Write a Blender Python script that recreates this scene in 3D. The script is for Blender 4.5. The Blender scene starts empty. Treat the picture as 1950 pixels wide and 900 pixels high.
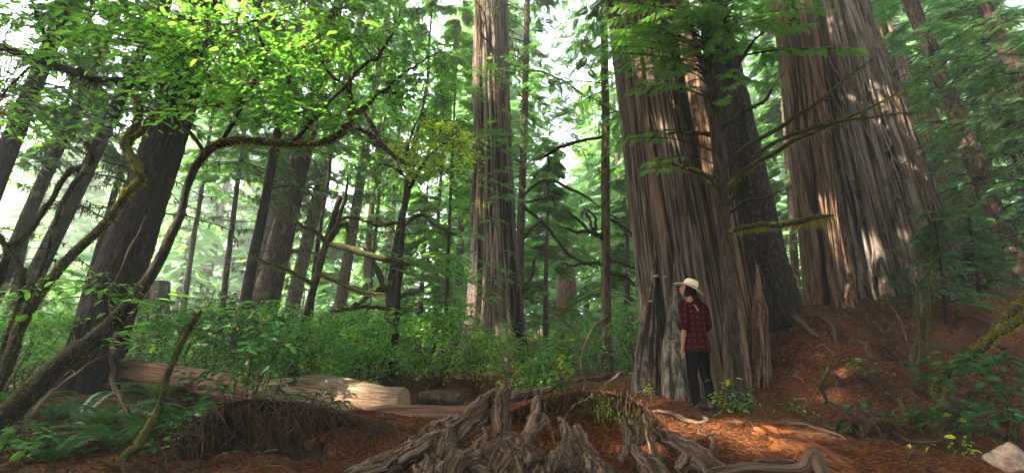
import bpy, math, random
import numpy as np
from mathutils import Vector

rng = np.random.default_rng(11)
random.seed(11)
sc = bpy.context.scene
col = sc.collection

# ------------------------------------------------------------------ camera geometry
CAM = np.array([0.0, 0.0, 1.0]); F = 900.0; PITCH = math.radians(17.9)
CP, SP = math.cos(PITCH), math.sin(PITCH)


def ray(px, py):
    a = (px - 975) / F; b = (450 - py) / F
    return np.array([a, CP - b * SP, SP + b * CP])


def at(px, py, Y):
    d = ray(px, py)
    return CAM + d * (Y / d[1])


def mpp(px, py, Y):
    """metres covered by one photo pixel at that depth"""
    return Y / ray(px, py)[1] / F


# ------------------------------------------------------------------ noise
def _hash(ix, iy, iz, seed):
    n = (ix * 374761393 + iy * 668265263 + iz * 2147483647 + seed * 974634777) & 0xFFFFFFFF
    n = ((n ^ (n >> 13)) * 1274126177) & 0xFFFFFFFF
    n = (n ^ (n >> 16)) & 0xFFFFFFFF
    return n.astype(np.float64) / 4294967295.0 * 2 - 1


def vn(p, seed=0):
    """value noise -1..1 at points (N,3)"""
    p = np.asarray(p, float)
    i = np.floor(p).astype(np.int64); f = p - i
    u = f * f * (3 - 2 * f)
    r = 0
    for dx in (0, 1):
        for dy in (0, 1):
            for dz in (0, 1):
                w = (u[:, 0] if dx else 1 - u[:, 0]) * (u[:, 1] if dy else 1 - u[:, 1]) * (u[:, 2] if dz else 1 - u[:, 2])
                r = r + w * _hash(i[:, 0] + dx, i[:, 1] + dy, i[:, 2] + dz, seed)
    return r


def fbm(p, oct=4, seed=0, gain=.5):
    p = np.asarray(p, float); r = 0; a = 1.0
    for k in range(oct):
        r = r + a * vn(p * (2.03 ** k), seed + k * 7)
        a *= gain
    return r


def ss(a, b, t):
    t = np.clip((np.asarray(t, float) - a) / (b - a), 0, 1)
    return t * t * (3 - 2 * t)


def unit(v):
    v = np.asarray(v, float)
    return v / (np.linalg.norm(v, axis=-1, keepdims=True) + 1e-12)


# ------------------------------------------------------------------ mesh builder
class MB:
    def __init__(s):
        s.v = []; s.f = []; s.m = []; s.uv = []; s.n = 0

    def add(s, v, f, m=0, uv=None):
        v = np.asarray(v, float).reshape(-1, 3); f = np.asarray(f, np.int64)
        s.v.append(v); s.f.append(f + s.n); s.m.append(m)
        s.uv.append(np.zeros((len(v), 2)) if uv is None else np.asarray(uv, float))
        s.n += len(v)

    def build(s, name, mats, parent=None, smooth=True):
        if not isinstance(mats, (list, tuple)): mats = [mats]
        v = np.concatenate(s.v); uv = np.concatenate(s.uv)
        if parent is not None:
            v = v - np.array(parent.location)
        me = bpy.data.meshes.new(name)
        lv = np.concatenate([f.ravel() for f in s.f])
        tot = np.concatenate([np.full(len(f), f.shape[1]) for f in s.f])
        st = np.concatenate([[0], np.cumsum(tot)[:-1]])
        mi = np.concatenate([np.full(len(f), m) for f, m in zip(s.f, s.m)])
        me.vertices.add(len(v)); me.vertices.foreach_set('co', v.astype(np.float32).ravel())
        me.loops.add(len(lv)); me.loops.foreach_set('vertex_index', lv.astype(np.int32))
        me.polygons.add(len(tot)); me.polygons.foreach_set('loop_start', st.astype(np.int32))
        me.polygons.foreach_set('material_index', mi.astype(np.int32))
        me.polygons.foreach_set('use_smooth', np.full(len(tot), smooth))
        l = me.uv_layers.new(name='UVMap')
        l.data.foreach_set('uv', uv[lv].astype(np.float32).ravel())
        for m in mats: me.materials.append(m)
        me.update(calc_edges=True); me.validate()
        o = bpy.data.objects.new(name, me); col.objects.link(o)
        if parent is not None: o.parent = parent
        return o


def tag(o, label=None, cat=None, group=None, kind=None):
    if label: o['label'] = label
    if cat: o['category'] = cat
    if group: o['group'] = group
    if kind: o['kind'] = kind
    return o


def thing(name, label, cat, loc=(0, 0, 0), group=None):
    o = bpy.data.objects.new(name, None); col.objects.link(o)
    o.location = [float(c) for c in loc]; o.empty_display_size = .2
    return tag(o, label, cat, group)


def copy_tree(o, parent=None):
    c = o.copy(); col.objects.link(c)
    if parent is not None: c.parent = parent
    for ch in list(o.children): copy_tree(ch, c)
    return c


# ------------------------------------------------------------------ shapes
def frames(P):
    P = np.asarray(P, float); n = len(P)
    T = np.empty_like(P); T[1:-1] = P[2:] - P[:-2]; T[0] = P[1] - P[0]; T[-1] = P[-1] - P[-2]
    T = unit(T)
    a = np.array([0, 1.0, 0]) if abs(T[0][1]) < .8 else np.array([1.0, 0, 0])
    A = np.empty_like(P); u = unit(a - T[0] * a.dot(T[0])); A[0] = u
    for i in range(1, n):
        u = u - T[i] * u.dot(T[i]); u = u / (np.linalg.norm(u) + 1e-9); A[i] = u
    B = np.cross(T, A)
    return T, A, B


def tube(mb, P, R, sides=6, m=0, flat=1.0, rough=0.0, freq=3.0, sf=.6, seed=0, cap=True, fl=None, ridge=False, crack=False):
    """swept tube; rough = relative ridge height with ridges running along the tube"""
    P = np.asarray(P, float); n = len(P)
    R = np.broadcast_to(np.asarray(R, float), (n,)).copy()
    T, A, B = frames(P)
    s = np.concatenate([[0], np.cumsum(np.linalg.norm(P[1:] - P[:-1], axis=1))])
    th = np.linspace(0, 2 * np.pi, sides + 1)
    c, si = np.cos(th), np.sin(th)
    rr = R[:, None] * np.ones(sides + 1)[None]
    if rough:
        q = np.stack([np.broadcast_to(c * freq, (n, sides + 1)), np.broadcast_to(si * freq, (n, sides + 1)),
                      np.broadcast_to((s * sf)[:, None], (n, sides + 1))], -1).reshape(-1, 3)
        nn = fbm(q, 3, seed).reshape(n, -1)
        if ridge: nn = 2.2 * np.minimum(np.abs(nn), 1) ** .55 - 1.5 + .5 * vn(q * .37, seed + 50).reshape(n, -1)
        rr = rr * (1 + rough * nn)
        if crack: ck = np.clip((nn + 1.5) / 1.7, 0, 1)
    if fl is not None: rr = rr * fl(th[None, :], s[:, None])
    V = P[:, None] + A[:, None] * (rr * c)[..., None] + B[:, None] * (rr * si * flat)[..., None]
    i = np.arange(n - 1)[:, None] * (sides + 1); j = np.arange(sides)[None]
    a = (i + j).ravel(); f = np.stack([a, a + 1, a + sides + 2, a + sides + 1], -1)
    uv = np.stack([np.broadcast_to(th[None] / (2 * np.pi), (n, sides + 1)) * (2 * np.pi * max(R.mean(), .005)),
                   np.broadcast_to(s[:, None], (n, sides + 1))], -1).reshape(-1, 2)
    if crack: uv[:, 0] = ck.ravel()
    mb.add(V.reshape(-1, 3), f, m, uv)
    if cap:
        for e in (0, n - 1):
            ring = V[e, :sides]
            ctr = ring.mean(0) + (T[e] * R[e] * .35 * (1 if e else -1))
            vv = np.vstack([ring, ctr]); k = np.arange(sides)
            ff = np.stack([k, (k + 1) % sides, np.full(sides, sides)], -1)
            if not e: ff = ff[:, ::-1]
            mb.add(vv, ff, m, np.zeros((sides + 1, 2)))
    return s


def spline(pts, n=24, jit=0.0, seed=0):
    """Catmull-Rom through control points (columns beyond xyz are carried along)"""
    p = np.asarray(pts, float); k = len(p)
    if k == 2: q = p[0] + (p[1] - p[0]) * np.linspace(0, 1, n)[:, None]
    else:
        e = np.vstack([2 * p[0] - p[1], p, 2 * p[-1] - p[-2]])
        t = np.linspace(0, k - 1 - 1e-6, n); i = t.astype(int); f = (t - i)[:, None]
        a, b, c, d = e[i], e[i + 1], e[i + 2], e[i + 3]
        q = .5 * (2 * b + (c - a) * f + (2 * a - 5 * b + 4 * c - d) * f ** 2 + (3 * b - a - 3 * c + d) * f ** 3)
    if jit:
        z = np.linspace(0, n * .3, n)
        for ax in range(3):
            q[:, ax] += jit * fbm(np.stack([z, z * 0 + ax * 9.1, z * 0 + seed * 3.7], -1), 2, seed)
    return q


def pix(pts, n=24, jit=0.0, seed=0):
    """pts: (px, py, Y, width_px) -> path and radii in metres"""
    q = [np.append(at(a, b, Y), w * .5 * mpp(a, b, Y)) for a, b, Y, w in pts]
    q = spline(q, n); P, R = q[:, :3], np.maximum(q[:, 3], .0012)
    if jit:
        z = np.linspace(0, n * .35, n)
        for ax in range(3):
            P[:, ax] += jit * fbm(np.stack([z, z * 0 + ax * 9.1, z * 0 + seed * 3.7], -1), 2, seed)
    return P, R


def orient(d, up):
    """(N,3),(N,3) -> rotation matrices whose x axis is d and z axis is near up"""
    x = unit(d); z = unit(up - x * np.sum(up * x, -1, keepdims=True)); y = np.cross(z, x)
    return np.stack([x, y, z], -1)


def stamp(mb, tv, tf, M, pos, scale, m=0):
    """instances of a template baked into a mesh builder"""
    N = len(pos)
    if N == 0: return
    sc_ = np.asarray(scale, float)
    if sc_.ndim == 1: sc_ = sc_[:, None]
    v = np.einsum('nij,nkj->nki', M, tv[None] * sc_[:, None, :]) + pos[:, None]
    f = (np.arange(N)[:, None, None] * len(tv) + tf[None]).reshape(-1, tf.shape[1])
    mb.add(v.reshape(-1, 3), f, m)


def leaf_template(w=.5, fold=.10, droop=-.08):
    v = np.array([[0, 0, 0], [.3, w * .46, fold], [.72, w * .36, fold * .8 + droop * .5], [1, 0, droop],
                  [.72, -w * .36, fold * .8 + droop * .5], [.3, -w * .46, fold]])
    return v, np.array([[0, 3, 2, 1], [0, 5, 4, 3]])


def frond_lo(n=9, W=.42, tw=.075):
    v = []; f = []
    def dia(a, b, w):
        a = np.array(a); b = np.array(b); d = b - a; s_ = unit(np.array([-d[1], d[0], 0])) * w
        k = len(v); v.extend([a, a + d * .45 + s_, b, a + d * .45 - s_]); f.append([k, k + 3, k + 2, k + 1])
    dia([0, 0, 0], [1, 0, -.06], tw * .4)
    for i in range(n):
        x = .08 + .86 * i / n; l = W * (1 - .75 * x) * (1 if i % 2 else .85) * (.6 + .4 * min(1, x * 5))
        for sgn in (1, -1):
            dia([x, 0, -.06 * x * x], [x + l * .62, sgn * l * .8, -.06 * x * x - .05 - .15 * l], tw * (1 - .4 * x))
    return np.array(v), np.array(f)


def frond_hi(n=8, W=.45, k=5):
    v = []; f = []
    def dia(a, b, w):
        a = np.array(a); b = np.array(b); d = b - a; s_ = unit(np.array([-d[1], d[0], 0])) * w
        j = len(v); v.extend([a, a + d * .5 + s_, b, a + d * .5 - s_]); f.append([j, j + 3, j + 2, j + 1])
    dia([0, 0, 0], [1, 0, -.1], .010)
    for i in range(n):
        x = .06 + .9 * i / n; l = W * (1 - .72 * x) * (1 if i % 2 else .8)
        for sgn in (1, -1):
            a = np.array([x, 0, -.1 * x * x]); d = np.array([l * .62, sgn * l * .8, -.12 * l - .02])
            dia(a, a + d, .009)
            for q in range(k):
                t = (q + .5) / k; p = a + d * t; ll = l * .30 * (1.1 - t) + .035
                for s2 in (1, -1):
                    ang = math.atan2(d[1], d[0]) + s2 * 1.0
                    dia(p, p + np.array([math.cos(ang) * ll, math.sin(ang) * ll, -.02]), .014)
            dia(a + d * .9, a + d * 1.18, .018)
    return np.array(v), np.array(f)


LEAF = leaf_template()
LEAFN = leaf_template(.36, .07, -.12)
FLO = frond_lo()
FLO2 = frond_lo(6, .45, .11)
FMID = frond_lo(14, .36, .034)
FHI = frond_hi(9, .33, 4)


def strands(mb, P, L, w=.006, m=0):
    """hanging wisps of moss/lichen from points P with lengths L"""
    n = len(P)
    if n == 0: return
    a = rng.uniform(0, 2 * np.pi, n); s_ = np.stack([np.cos(a), np.sin(a), 0 * a], -1) * (w * rng.uniform(.6, 1.6, n))[:, None]
    dr = rng.normal(0, .12, (n, 3)) * L[:, None]; dr[:, 2] = -L
    v = np.stack([P - s_, P + s_, P + dr * .6 + s_ * .7, P + dr], 1)
    mb.add(v.reshape(-1, 3), np.arange(n * 4).reshape(-1, 4), m)


def fuzz(mb, P, R, n, L, w=.004, m=0, side=1.0):
    """short moss blades standing off a tube"""
    i = rng.integers(0, len(P) - 1, n); t = rng.random(n)[:, None]
    p = P[i] * (1 - t) + P[i + 1] * t; r = R[i]
    d = unit(rng.normal(0, 1, (n, 3)) + np.array([0, 0, .35 * side])); T = unit(P[i + 1] - P[i])
    d = unit(d - T * np.sum(d * T, -1, keepdims=True))
    p = p + d * (r * .85)[:, None]
    l = L * rng.uniform(.5, 1.5, n)[:, None]
    s_ = unit(np.cross(d, rng.normal(0, 1, (n, 3)))) * w * rng.uniform(.7, 1.5, (n, 1))
    e = p + (d + rng.normal(0, .35, (n, 3))) * l + np.array([0, 0, -.25]) * l
    v = np.stack([p - s_, p + s_, (p + e) / 2 + s_ * .9, e], 1)
    mb.add(v.reshape(-1, 3), np.arange(n * 4).reshape(-1, 4), m)


# ------------------------------------------------------------------ ground
def ground0(x, y):
    x = np.asarray(x, float); y = np.asarray(y, float)
    z = np.interp(y, [-40, 2.2, 3.4, 5, 6.5, 10, 28, 60, 140], [-.5, .30, .42, .64, .77, 1.2, 2.6, 6.0, 16])
    z = z + 1.38 * ss(3.3, 5.6, x) * ss(5.7, 9.8, y) * (1 - .45 * ss(13, 30, y))
    z = z + .25 * ss(6.2, 8.5, x) * ss(7, 9.5, y)
    z = z + .5 * ss(6, 20, x) * ss(3, 12, y)
    z = z + .16 * np.exp(-((x + 1.75) / .95) ** 2) * ss(4.0, 4.6, y) * (1 - ss(5.0, 6.0, y)) - .10 * ss(.2, -.6, x) * ss(4.6, 5.6, y) * (1 - ss(8, 11, y))
    z = z + .26 * np.exp(-((x - .6) / .75) ** 4) * ss(4.3, 4.8, y) * (1 - ss(5.0, 6.4, y))
    z = z + .42 * np.exp(-((x + .3) / 1.4) ** 2 - ((y - 13) / 1.6) ** 2)
    z = z + 2.3 * ss(26.5, 31, y) * np.exp(-((x - 6.3) / 5) ** 2)
    z = z + .25 * ss(-2.8, -6, x) * ss(3, 8, y)
    z = z - .22 * np.exp(-((x - .3) / 1.1) ** 2 - ((y - 3.75) / .45) ** 2)
    return z


def ground(x, y):
    x = np.asarray(x, float); y = np.asarray(y, float)
    p = np.stack([x, y, 0 * x], -1).reshape(-1, 3)
    near = 1 - ss(14, 40, p[:, 1])
    bankr = ss(3.2, 4.4, p[:, 0]) * ss(5.0, 6.5, p[:, 1]) * (1 - ss(9.5, 12, p[:, 1]))
    n = .055 * fbm(p * 1.1, 3, 3) + .035 * fbm(p * 4.3, 3, 5) * near + (.10 * fbm(p * .35, 2, 9)) * ss(7, 14, p[:, 1])
    n = n + .13 * fbm(p * 2.2, 4, 15) * ss(3.0, 4.4, p[:, 0]) * ss(4.2, 5.5, p[:, 1]) * near
    n = n + bankr * (.07 * fbm(p * 5.5, 3, 25) + .10 * np.abs(vn(p * 1.9, 31)))
    return ground0(x, y) + n.reshape(x.shape)


def gz(x, y): return float(ground(np.array([x]), np.array([y]))[0])


SUN = unit(np.array([-.66, -.36, .66]))
# sun patches, gaps cut in the foliage along the sun rays: (px, py, Y, radius m)
HOLES = [(640, 740, 6.1, .40), (712, 752, 5.9, .30), (1460, 822, 4.8, .34), (1530, 850, 4.4, .28), (1535, 735, 6.6, .10), (1400, 830, 4.9, .16), (1415, 800, 5, .16),
         (1565, 470, 9.6, .22), (1650, 450, 9.4, .26), (1560, 545, 9.4, .14), (915, 570, 12.3, .55), (1065, 738, 5.1, .16),
         (1155, 320, 12, .3), (1850, 420, 15, .6), (850, 650, 10, .5), (910, 120, 12.5, .4), (610, 110, 4.6, .26), (420, 90, 4.4, .16), (130, 200, 4.6, .2), (1250, 790, 5.6, .08)]
HP = np.array([at(a, b, Y) for a, b, Y, r in HOLES]); HR = np.array([r for *_, r in HOLES])


def sunlit(P, slack=1.0, low=False, pad=.22):
    """True where a leaf cluster at P would stand in one of the sun gaps"""
    out = np.zeros(len(P), bool)
    for h, r in zip(HP, HR):
        if low and h[2] > 2.2: continue
        d = P - h; t = d @ SUN
        q = np.linalg.norm(d - t[:, None] * SUN, axis=1)
        out |= (t > .5) & (q < r * slack + pad)
    return out
HAZE = 0.0025; SKY = 0.15; SUNE = 3.0; EXPO = 3.6; CANOPY_N = 500

# ------------------------------------------------------------------ materials
def mat(name):
    m = bpy.data.materials.new(name); m.use_nodes = True
    nt = m.node_tree; nt.nodes.clear()
    return m, nt


def nd(nt, t, **k):
    n = nt.nodes.new(t)
    for a, b in k.items():
        if a.startswith('i_'):
            n.inputs[a[2:].replace('_', ' ')].default_value = b
        else: setattr(n, a, b)
    return n


def ramp(nt, fac, stops):
    r = nt.nodes.new('ShaderNodeValToRGB'); e = r.color_ramp.elements
    e[0].position, e[0].color = stops[0][0], (*stops[0][1], 1)
    e[1].position, e[1].color = stops[-1][0], (*stops[-1][1], 1)
    for p, c in stops[1:-1]:
        q = e.new(p); q.color = (*c, 1)
    nt.links.new(fac, r.inputs[0])
    return r.outputs[0]


def mixc(nt, fac, a, b, mode='MIX'):
    n = nt.nodes.new('ShaderNodeMix'); n.data_type = 'RGBA'; n.blend_type = mode
    for s, v in ((0, fac), (6, a), (7, b)):
        if hasattr(v, 'is_output'): nt.links.new(v, n.inputs[s])
        elif isinstance(v, (int, float)): n.inputs[s].default_value = v
        else: n.inputs[s].default_value = (*v, 1)
    return n.outputs[2]


def mth(nt, op, a, b=None, clamp=False):
    n = nt.nodes.new('ShaderNodeMath'); n.operation = op; n.use_clamp = clamp
    for s, v in ((0, a), (1, b)):
        if v is None: continue
        if hasattr(v, 'is_output'): nt.links.new(v, n.inputs[s])
        else: n.inputs[s].default_value = v
    return n.outputs[0]


def noise_tex(nt, vec, scale, detail=5, rough=.6, dist=0.0):
    n = nd(nt, 'ShaderNodeTexNoise', i_Scale=scale, i_Detail=detail, i_Roughness=rough, i_Distortion=dist)
    nt.links.new(vec, n.inputs['Vector'])
    return n.outputs[0]


def mapping(nt, src, scale):
    t = nt.nodes.new('ShaderNodeTexCoord'); g = nt.nodes.new('ShaderNodeMapping')
    g.inputs['Scale'].default_value = scale
    nt.links.new(t.outputs[src], g.inputs[0])
    return g.outputs[0]


def finish(nt, colour, rough=.9, bump=None, bs=.6, bd=.02, trans=0, spec=.3, tcol=None):
    b = nd(nt, 'ShaderNodeBsdfPrincipled', i_Roughness=rough)
    b.inputs['Specular IOR Level'].default_value = spec
    if hasattr(colour, 'is_output'): nt.links.new(colour, b.inputs['Base Color'])
    else: b.inputs['Base Color'].default_value = (*colour, 1)
    if bump is not None:
        p = nd(nt, 'ShaderNodeBump', i_Strength=bs, i_Distance=bd)
        nt.links.new(bump, p.inputs['Height']); nt.links.new(p.outputs[0], b.inputs['Normal'])
    o = nt.nodes.new('ShaderNodeOutputMaterial'); out = b.outputs[0]
    if trans:
        t = nt.nodes.new('ShaderNodeBsdfTranslucent'); x = nt.nodes.new('ShaderNodeMixShader')
        src = tcol if tcol is not None else colour
        if hasattr(src, 'is_output'): nt.links.new(src, t.inputs[0])
        else: t.inputs[0].default_value = (*src, 1)
        x.inputs[0].default_value = trans
        nt.links.new(out, x.inputs[1]); nt.links.new(t.outputs[0], x.inputs[2]); out = x.outputs[0]
    nt.links.new(out, o.inputs[0])


def moss_mask(nt, amount, scale=7):
    """moss settles on faces that look up and in patches"""
    g = nt.nodes.new('ShaderNodeNewGeometry'); s = nt.nodes.new('ShaderNodeSeparateXYZ')
    nt.links.new(g.outputs['Normal'], s.inputs[0])
    n = noise_tex(nt, mapping(nt, 'Object', (1, 1, 1)), scale, 4)
    k = mth(nt, 'ADD', mth(nt, 'MULTIPLY', s.outputs[2], .5), mth(nt, 'MULTIPLY', n, 1.6))
    return mth(nt, 'MULTIPLY', mth(nt, 'SUBTRACT', k, 1.35 - amount), 3.0, True)


def bark_mat(name, dark, mid, light, sx=9, sz=.7, moss=0, mosscol=(.07, .085, .015), bd=.03, patch=None, src='Object', red=None, gain=.36, crack=False):
    m, nt = mat(name)
    v = mapping(nt, src, (sx, sx, sz) if src == 'Object' else (sx, sz, 1))
    n1 = noise_tex(nt, v, 1.0, 8, .68, .3)
    c = ramp(nt, n1, [(.41, [q * gain * .7 for q in dark]), (.5, [q * gain for q in mid]), (.61, [q * gain for q in light])])
    mid = [q * gain for q in mid]
    n2 = noise_tex(nt, mapping(nt, 'Object', (.9, .9, .35)), 1.0, 4)
    c = mixc(nt, mth(nt, 'MULTIPLY', mth(nt, 'SUBTRACT', n2, .42), 2.2, True), c, [k * .62 for k in mid], 'MIX')
    if red:
        n3 = noise_tex(nt, mapping(nt, 'Object', (2.6, 2.6, .25)), 1.0, 5)
        c = mixc(nt, mth(nt, 'MULTIPLY', mth(nt, 'SUBTRACT', n3, .54), 5, True), c, mixc(nt, n1, [q * gain * .35 for q in red], [q * gain * 1.6 for q in red]))
    if patch:
        n3 = noise_tex(nt, mapping(nt, 'Object', (1.4, 1.4, .5)), 1.3, 6)
        c = mixc(nt, mth(nt, 'MULTIPLY', mth(nt, 'SUBTRACT', n3, .53), 6, True), c, patch)
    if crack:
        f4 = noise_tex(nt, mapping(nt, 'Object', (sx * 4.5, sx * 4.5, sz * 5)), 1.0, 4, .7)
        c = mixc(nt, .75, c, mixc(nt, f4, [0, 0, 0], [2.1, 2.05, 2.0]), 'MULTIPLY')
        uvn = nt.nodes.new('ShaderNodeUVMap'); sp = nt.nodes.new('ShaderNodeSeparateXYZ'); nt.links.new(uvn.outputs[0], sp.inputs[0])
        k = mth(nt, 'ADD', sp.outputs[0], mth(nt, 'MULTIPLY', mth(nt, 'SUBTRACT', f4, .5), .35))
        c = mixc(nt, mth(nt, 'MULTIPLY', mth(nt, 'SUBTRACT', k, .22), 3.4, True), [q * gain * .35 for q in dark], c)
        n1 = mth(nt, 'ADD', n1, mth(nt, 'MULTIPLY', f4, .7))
    if moss:
        c = mixc(nt, moss_mask(nt, moss), c, mosscol)
    finish(nt, c, .92, n1, .9, bd, spec=.15)
    return m


def leaf_mat(name, cols, trans=.45, rough=.45, spec=.35, yellow=0, tgain=1.25, ns=.5):
    m, nt = mat(name)
    g = nt.nodes.new('ShaderNodeNewGeometry')
    r = g.outputs['Random Per Island']
    n = noise_tex(nt, mapping(nt, 'Object', (1, 1, 1)), ns, 3)
    f = mth(nt, 'ADD', mth(nt, 'MULTIPLY', r, .55), mth(nt, 'MULTIPLY', mth(nt, 'SUBTRACT', n, .28), 1.0))
    k = len(cols)
    c = ramp(nt, f, [(.1 + .8 * i / (k - 1), q) for i, q in enumerate(cols)])
    if yellow:
        c = mixc(nt, mth(nt, 'GREATER_THAN', r, 1 - yellow), c, (.24, .27, .03))
    t = mixc(nt, 1.0, c, (tgain * .98, tgain * 1.06, tgain * .58), 'MULTIPLY')
    finish(nt, c, rough, trans=trans, spec=spec, tcol=t)
    return m


M = {}
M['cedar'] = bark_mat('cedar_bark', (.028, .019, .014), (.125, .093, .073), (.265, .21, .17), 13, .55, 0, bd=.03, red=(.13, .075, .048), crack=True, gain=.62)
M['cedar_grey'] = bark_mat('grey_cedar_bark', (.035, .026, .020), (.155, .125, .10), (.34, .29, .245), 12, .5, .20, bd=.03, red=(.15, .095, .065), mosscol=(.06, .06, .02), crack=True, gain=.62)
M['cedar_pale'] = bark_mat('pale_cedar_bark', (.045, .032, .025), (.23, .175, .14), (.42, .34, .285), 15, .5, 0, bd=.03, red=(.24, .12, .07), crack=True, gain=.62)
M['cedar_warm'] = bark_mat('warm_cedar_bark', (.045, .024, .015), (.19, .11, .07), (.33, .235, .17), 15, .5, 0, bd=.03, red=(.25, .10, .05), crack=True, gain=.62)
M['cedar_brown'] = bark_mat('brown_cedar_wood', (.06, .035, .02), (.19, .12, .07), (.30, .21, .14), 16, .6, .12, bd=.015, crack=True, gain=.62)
M['dark_bark'] = bark_mat('dark_scaly_bark', (.010, .007, .006), (.04, .027, .02), (.12, .09, .075), 26, 9, .24, (.030, .034, .008), bd=.03, gain=.30)
M['spruce_bark'] = bark_mat('spruce_scaly_bark', (.02, .013, .012), (.06, .042, .036), (.20, .16, .145), 30, 9, .03, bd=.035)
M['brown_bark'] = bark_mat('brown_bark', (.035, .022, .015), (.12, .08, .055), (.24, .17, .12), 22, 4, .12, bd=.02)
M['red_bark'] = bark_mat('reddish_bark', (.06, .032, .02), (.20, .115, .075), (.38, .25, .17), 20, 4, .1, bd=.02)
M['mossy_bark'] = bark_mat('mossy_bark', (.025, .018, .012), (.08, .06, .04), (.17, .13, .09), 24, 5, .35, (.055, .06, .010), bd=.02)
M['limb'] = bark_mat('limb_bark', (.010, .008, .006), (.035, .026, .02), (.09, .07, .055), 30, 12, .20, (.07, .08, .015), bd=.006)
M['mossy_limb'] = bark_mat('mossy_limb_bark', (.03, .024, .012), (.07, .06, .025), (.11, .095, .045), 30, 12, .55, (.055, .056, .010), bd=.008)
M['twig'] = bark_mat('twig_bark', (.03, .02, .014), (.09, .065, .045), (.20, .15, .11), 40, 20, 0, bd=.003)
M['drift'] = bark_mat('weathered_root_wood', (.020, .012, .008), (.11, .070, .046), (.25, .175, .125), 60, 1.2, .03, (.09, .085, .03), bd=.012, src='UV', gain=.72)
M['root'] = bark_mat('root_bark', (.06, .035, .022), (.20, .125, .08), (.36, .25, .18), 40, 4, .05, (.08, .07, .02), bd=.006, src='UV')
M['log'] = bark_mat('bleached_log_wood', (.15, .09, .055), (.36, .25, .17), (.50, .38, .28), 55, 3, .12, (.12, .10, .025), bd=.012, src='UV', gain=.5, patch=(.085, .045, .024))
M['redlog'] = bark_mat('reddish_log_wood', (.10, .05, .03), (.27, .15, .085), (.42, .27, .17), 30, .8, .05, (.10, .07, .02), bd=.012, src='UV')
M['rotlog'] = bark_mat('orange_rotten_wood', (.05, .014, .005), (.24, .075, .022), (.40, .15, .05), 38, 6, 0, bd=.03, src='UV', gain=.7)
M['stem'] = bark_mat('shrub_stem_bark', (.03, .018, .012), (.09, .05, .03), (.16, .10, .065), 40, 20, .1, bd=.003)
M['filler'] = bark_mat('groove_shade_bark', (.02, .012, .009), (.07, .045, .032), (.14, .10, .075), 13, .55, 0, bd=.03)  # dark bark colour standing in for shade in the deep grooves
M['rootlet'] = bark_mat('fine_rootlets', (.03, .016, .010), (.10, .056, .036), (.22, .14, .09), 40, 20, 0, bd=.003)

M['moss'] = leaf_mat('yellow_green_moss', [(.05, .056, .010), (.15, .145, .018), (.28, .24, .035)], .45, .9, .1)
M['moss_dark'] = leaf_mat('dark_green_moss', [(.014, .02, .005), (.032, .038, .008), (.065, .066, .012)], .3, .9, .1)
M['lichen'] = leaf_mat('hanging_lichen', [(.035, .038, .016), (.07, .073, .028), (.12, .112, .045)], .4, .9, .1)
M['maple'] = leaf_mat('vine_maple_leaf', [(.020, .085, .014), (.055, .165, .026), (.105, .235, .04), (.20, .33, .07)], .60, .42, .35, 0, 2.0)
M['maple_yellow'] = leaf_mat('yellow_maple_leaf', [(.12, .24, .025), (.28, .36, .03), (.42, .42, .05)], .6, .45, .3, 0, 1.6)
M['shrub'] = leaf_mat('huckleberry_leaf', [(.025, .11, .022), (.05, .18, .032), (.10, .26, .042), (.17, .32, .05)], .5, .38, .45, .03, 1.35, .9)
M['salal'] = leaf_mat('dark_glossy_leaf', [(.012, .05, .016), (.026, .09, .026), (.05, .135, .036)], .3, .55, .2, .01, 1.3, .9)
M['fern'] = leaf_mat('fern_frond', [(.015, .06, .014), (.03, .10, .022), (.055, .14, .03)], .35, .4, .4, .01, 1.3, .9)
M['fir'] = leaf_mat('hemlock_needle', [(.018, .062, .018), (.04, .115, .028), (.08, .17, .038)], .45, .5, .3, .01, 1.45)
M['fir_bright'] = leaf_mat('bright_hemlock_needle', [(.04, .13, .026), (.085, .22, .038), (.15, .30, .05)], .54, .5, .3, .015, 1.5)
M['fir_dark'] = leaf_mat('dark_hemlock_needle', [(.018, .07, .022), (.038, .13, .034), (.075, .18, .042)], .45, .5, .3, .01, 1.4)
M['fir_far'] = leaf_mat('haze_paled_needle', [(.07, .17, .075), (.11, .23, .09), (.16, .29, .11)], .52, .6, .2, .01, 1.4, .15)  # distance haze put into the needle colour by paling it
M['fir_yellow'] = leaf_mat('yellowing_needle', [(.09, .12, .02), (.20, .17, .03), (.28, .19, .04)], .4, .6, .2)
M['litter'] = leaf_mat('bark_litter', [(.022, .010, .005), (.075, .03, .012), (.15, .052, .017), (.13, .058, .028)], .0, .9, .1)
M['cover'] = leaf_mat('low_cover_leaf', [(.015, .055, .014), (.035, .10, .02), (.07, .15, .03)], .35, .5, .3, .03)


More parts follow.
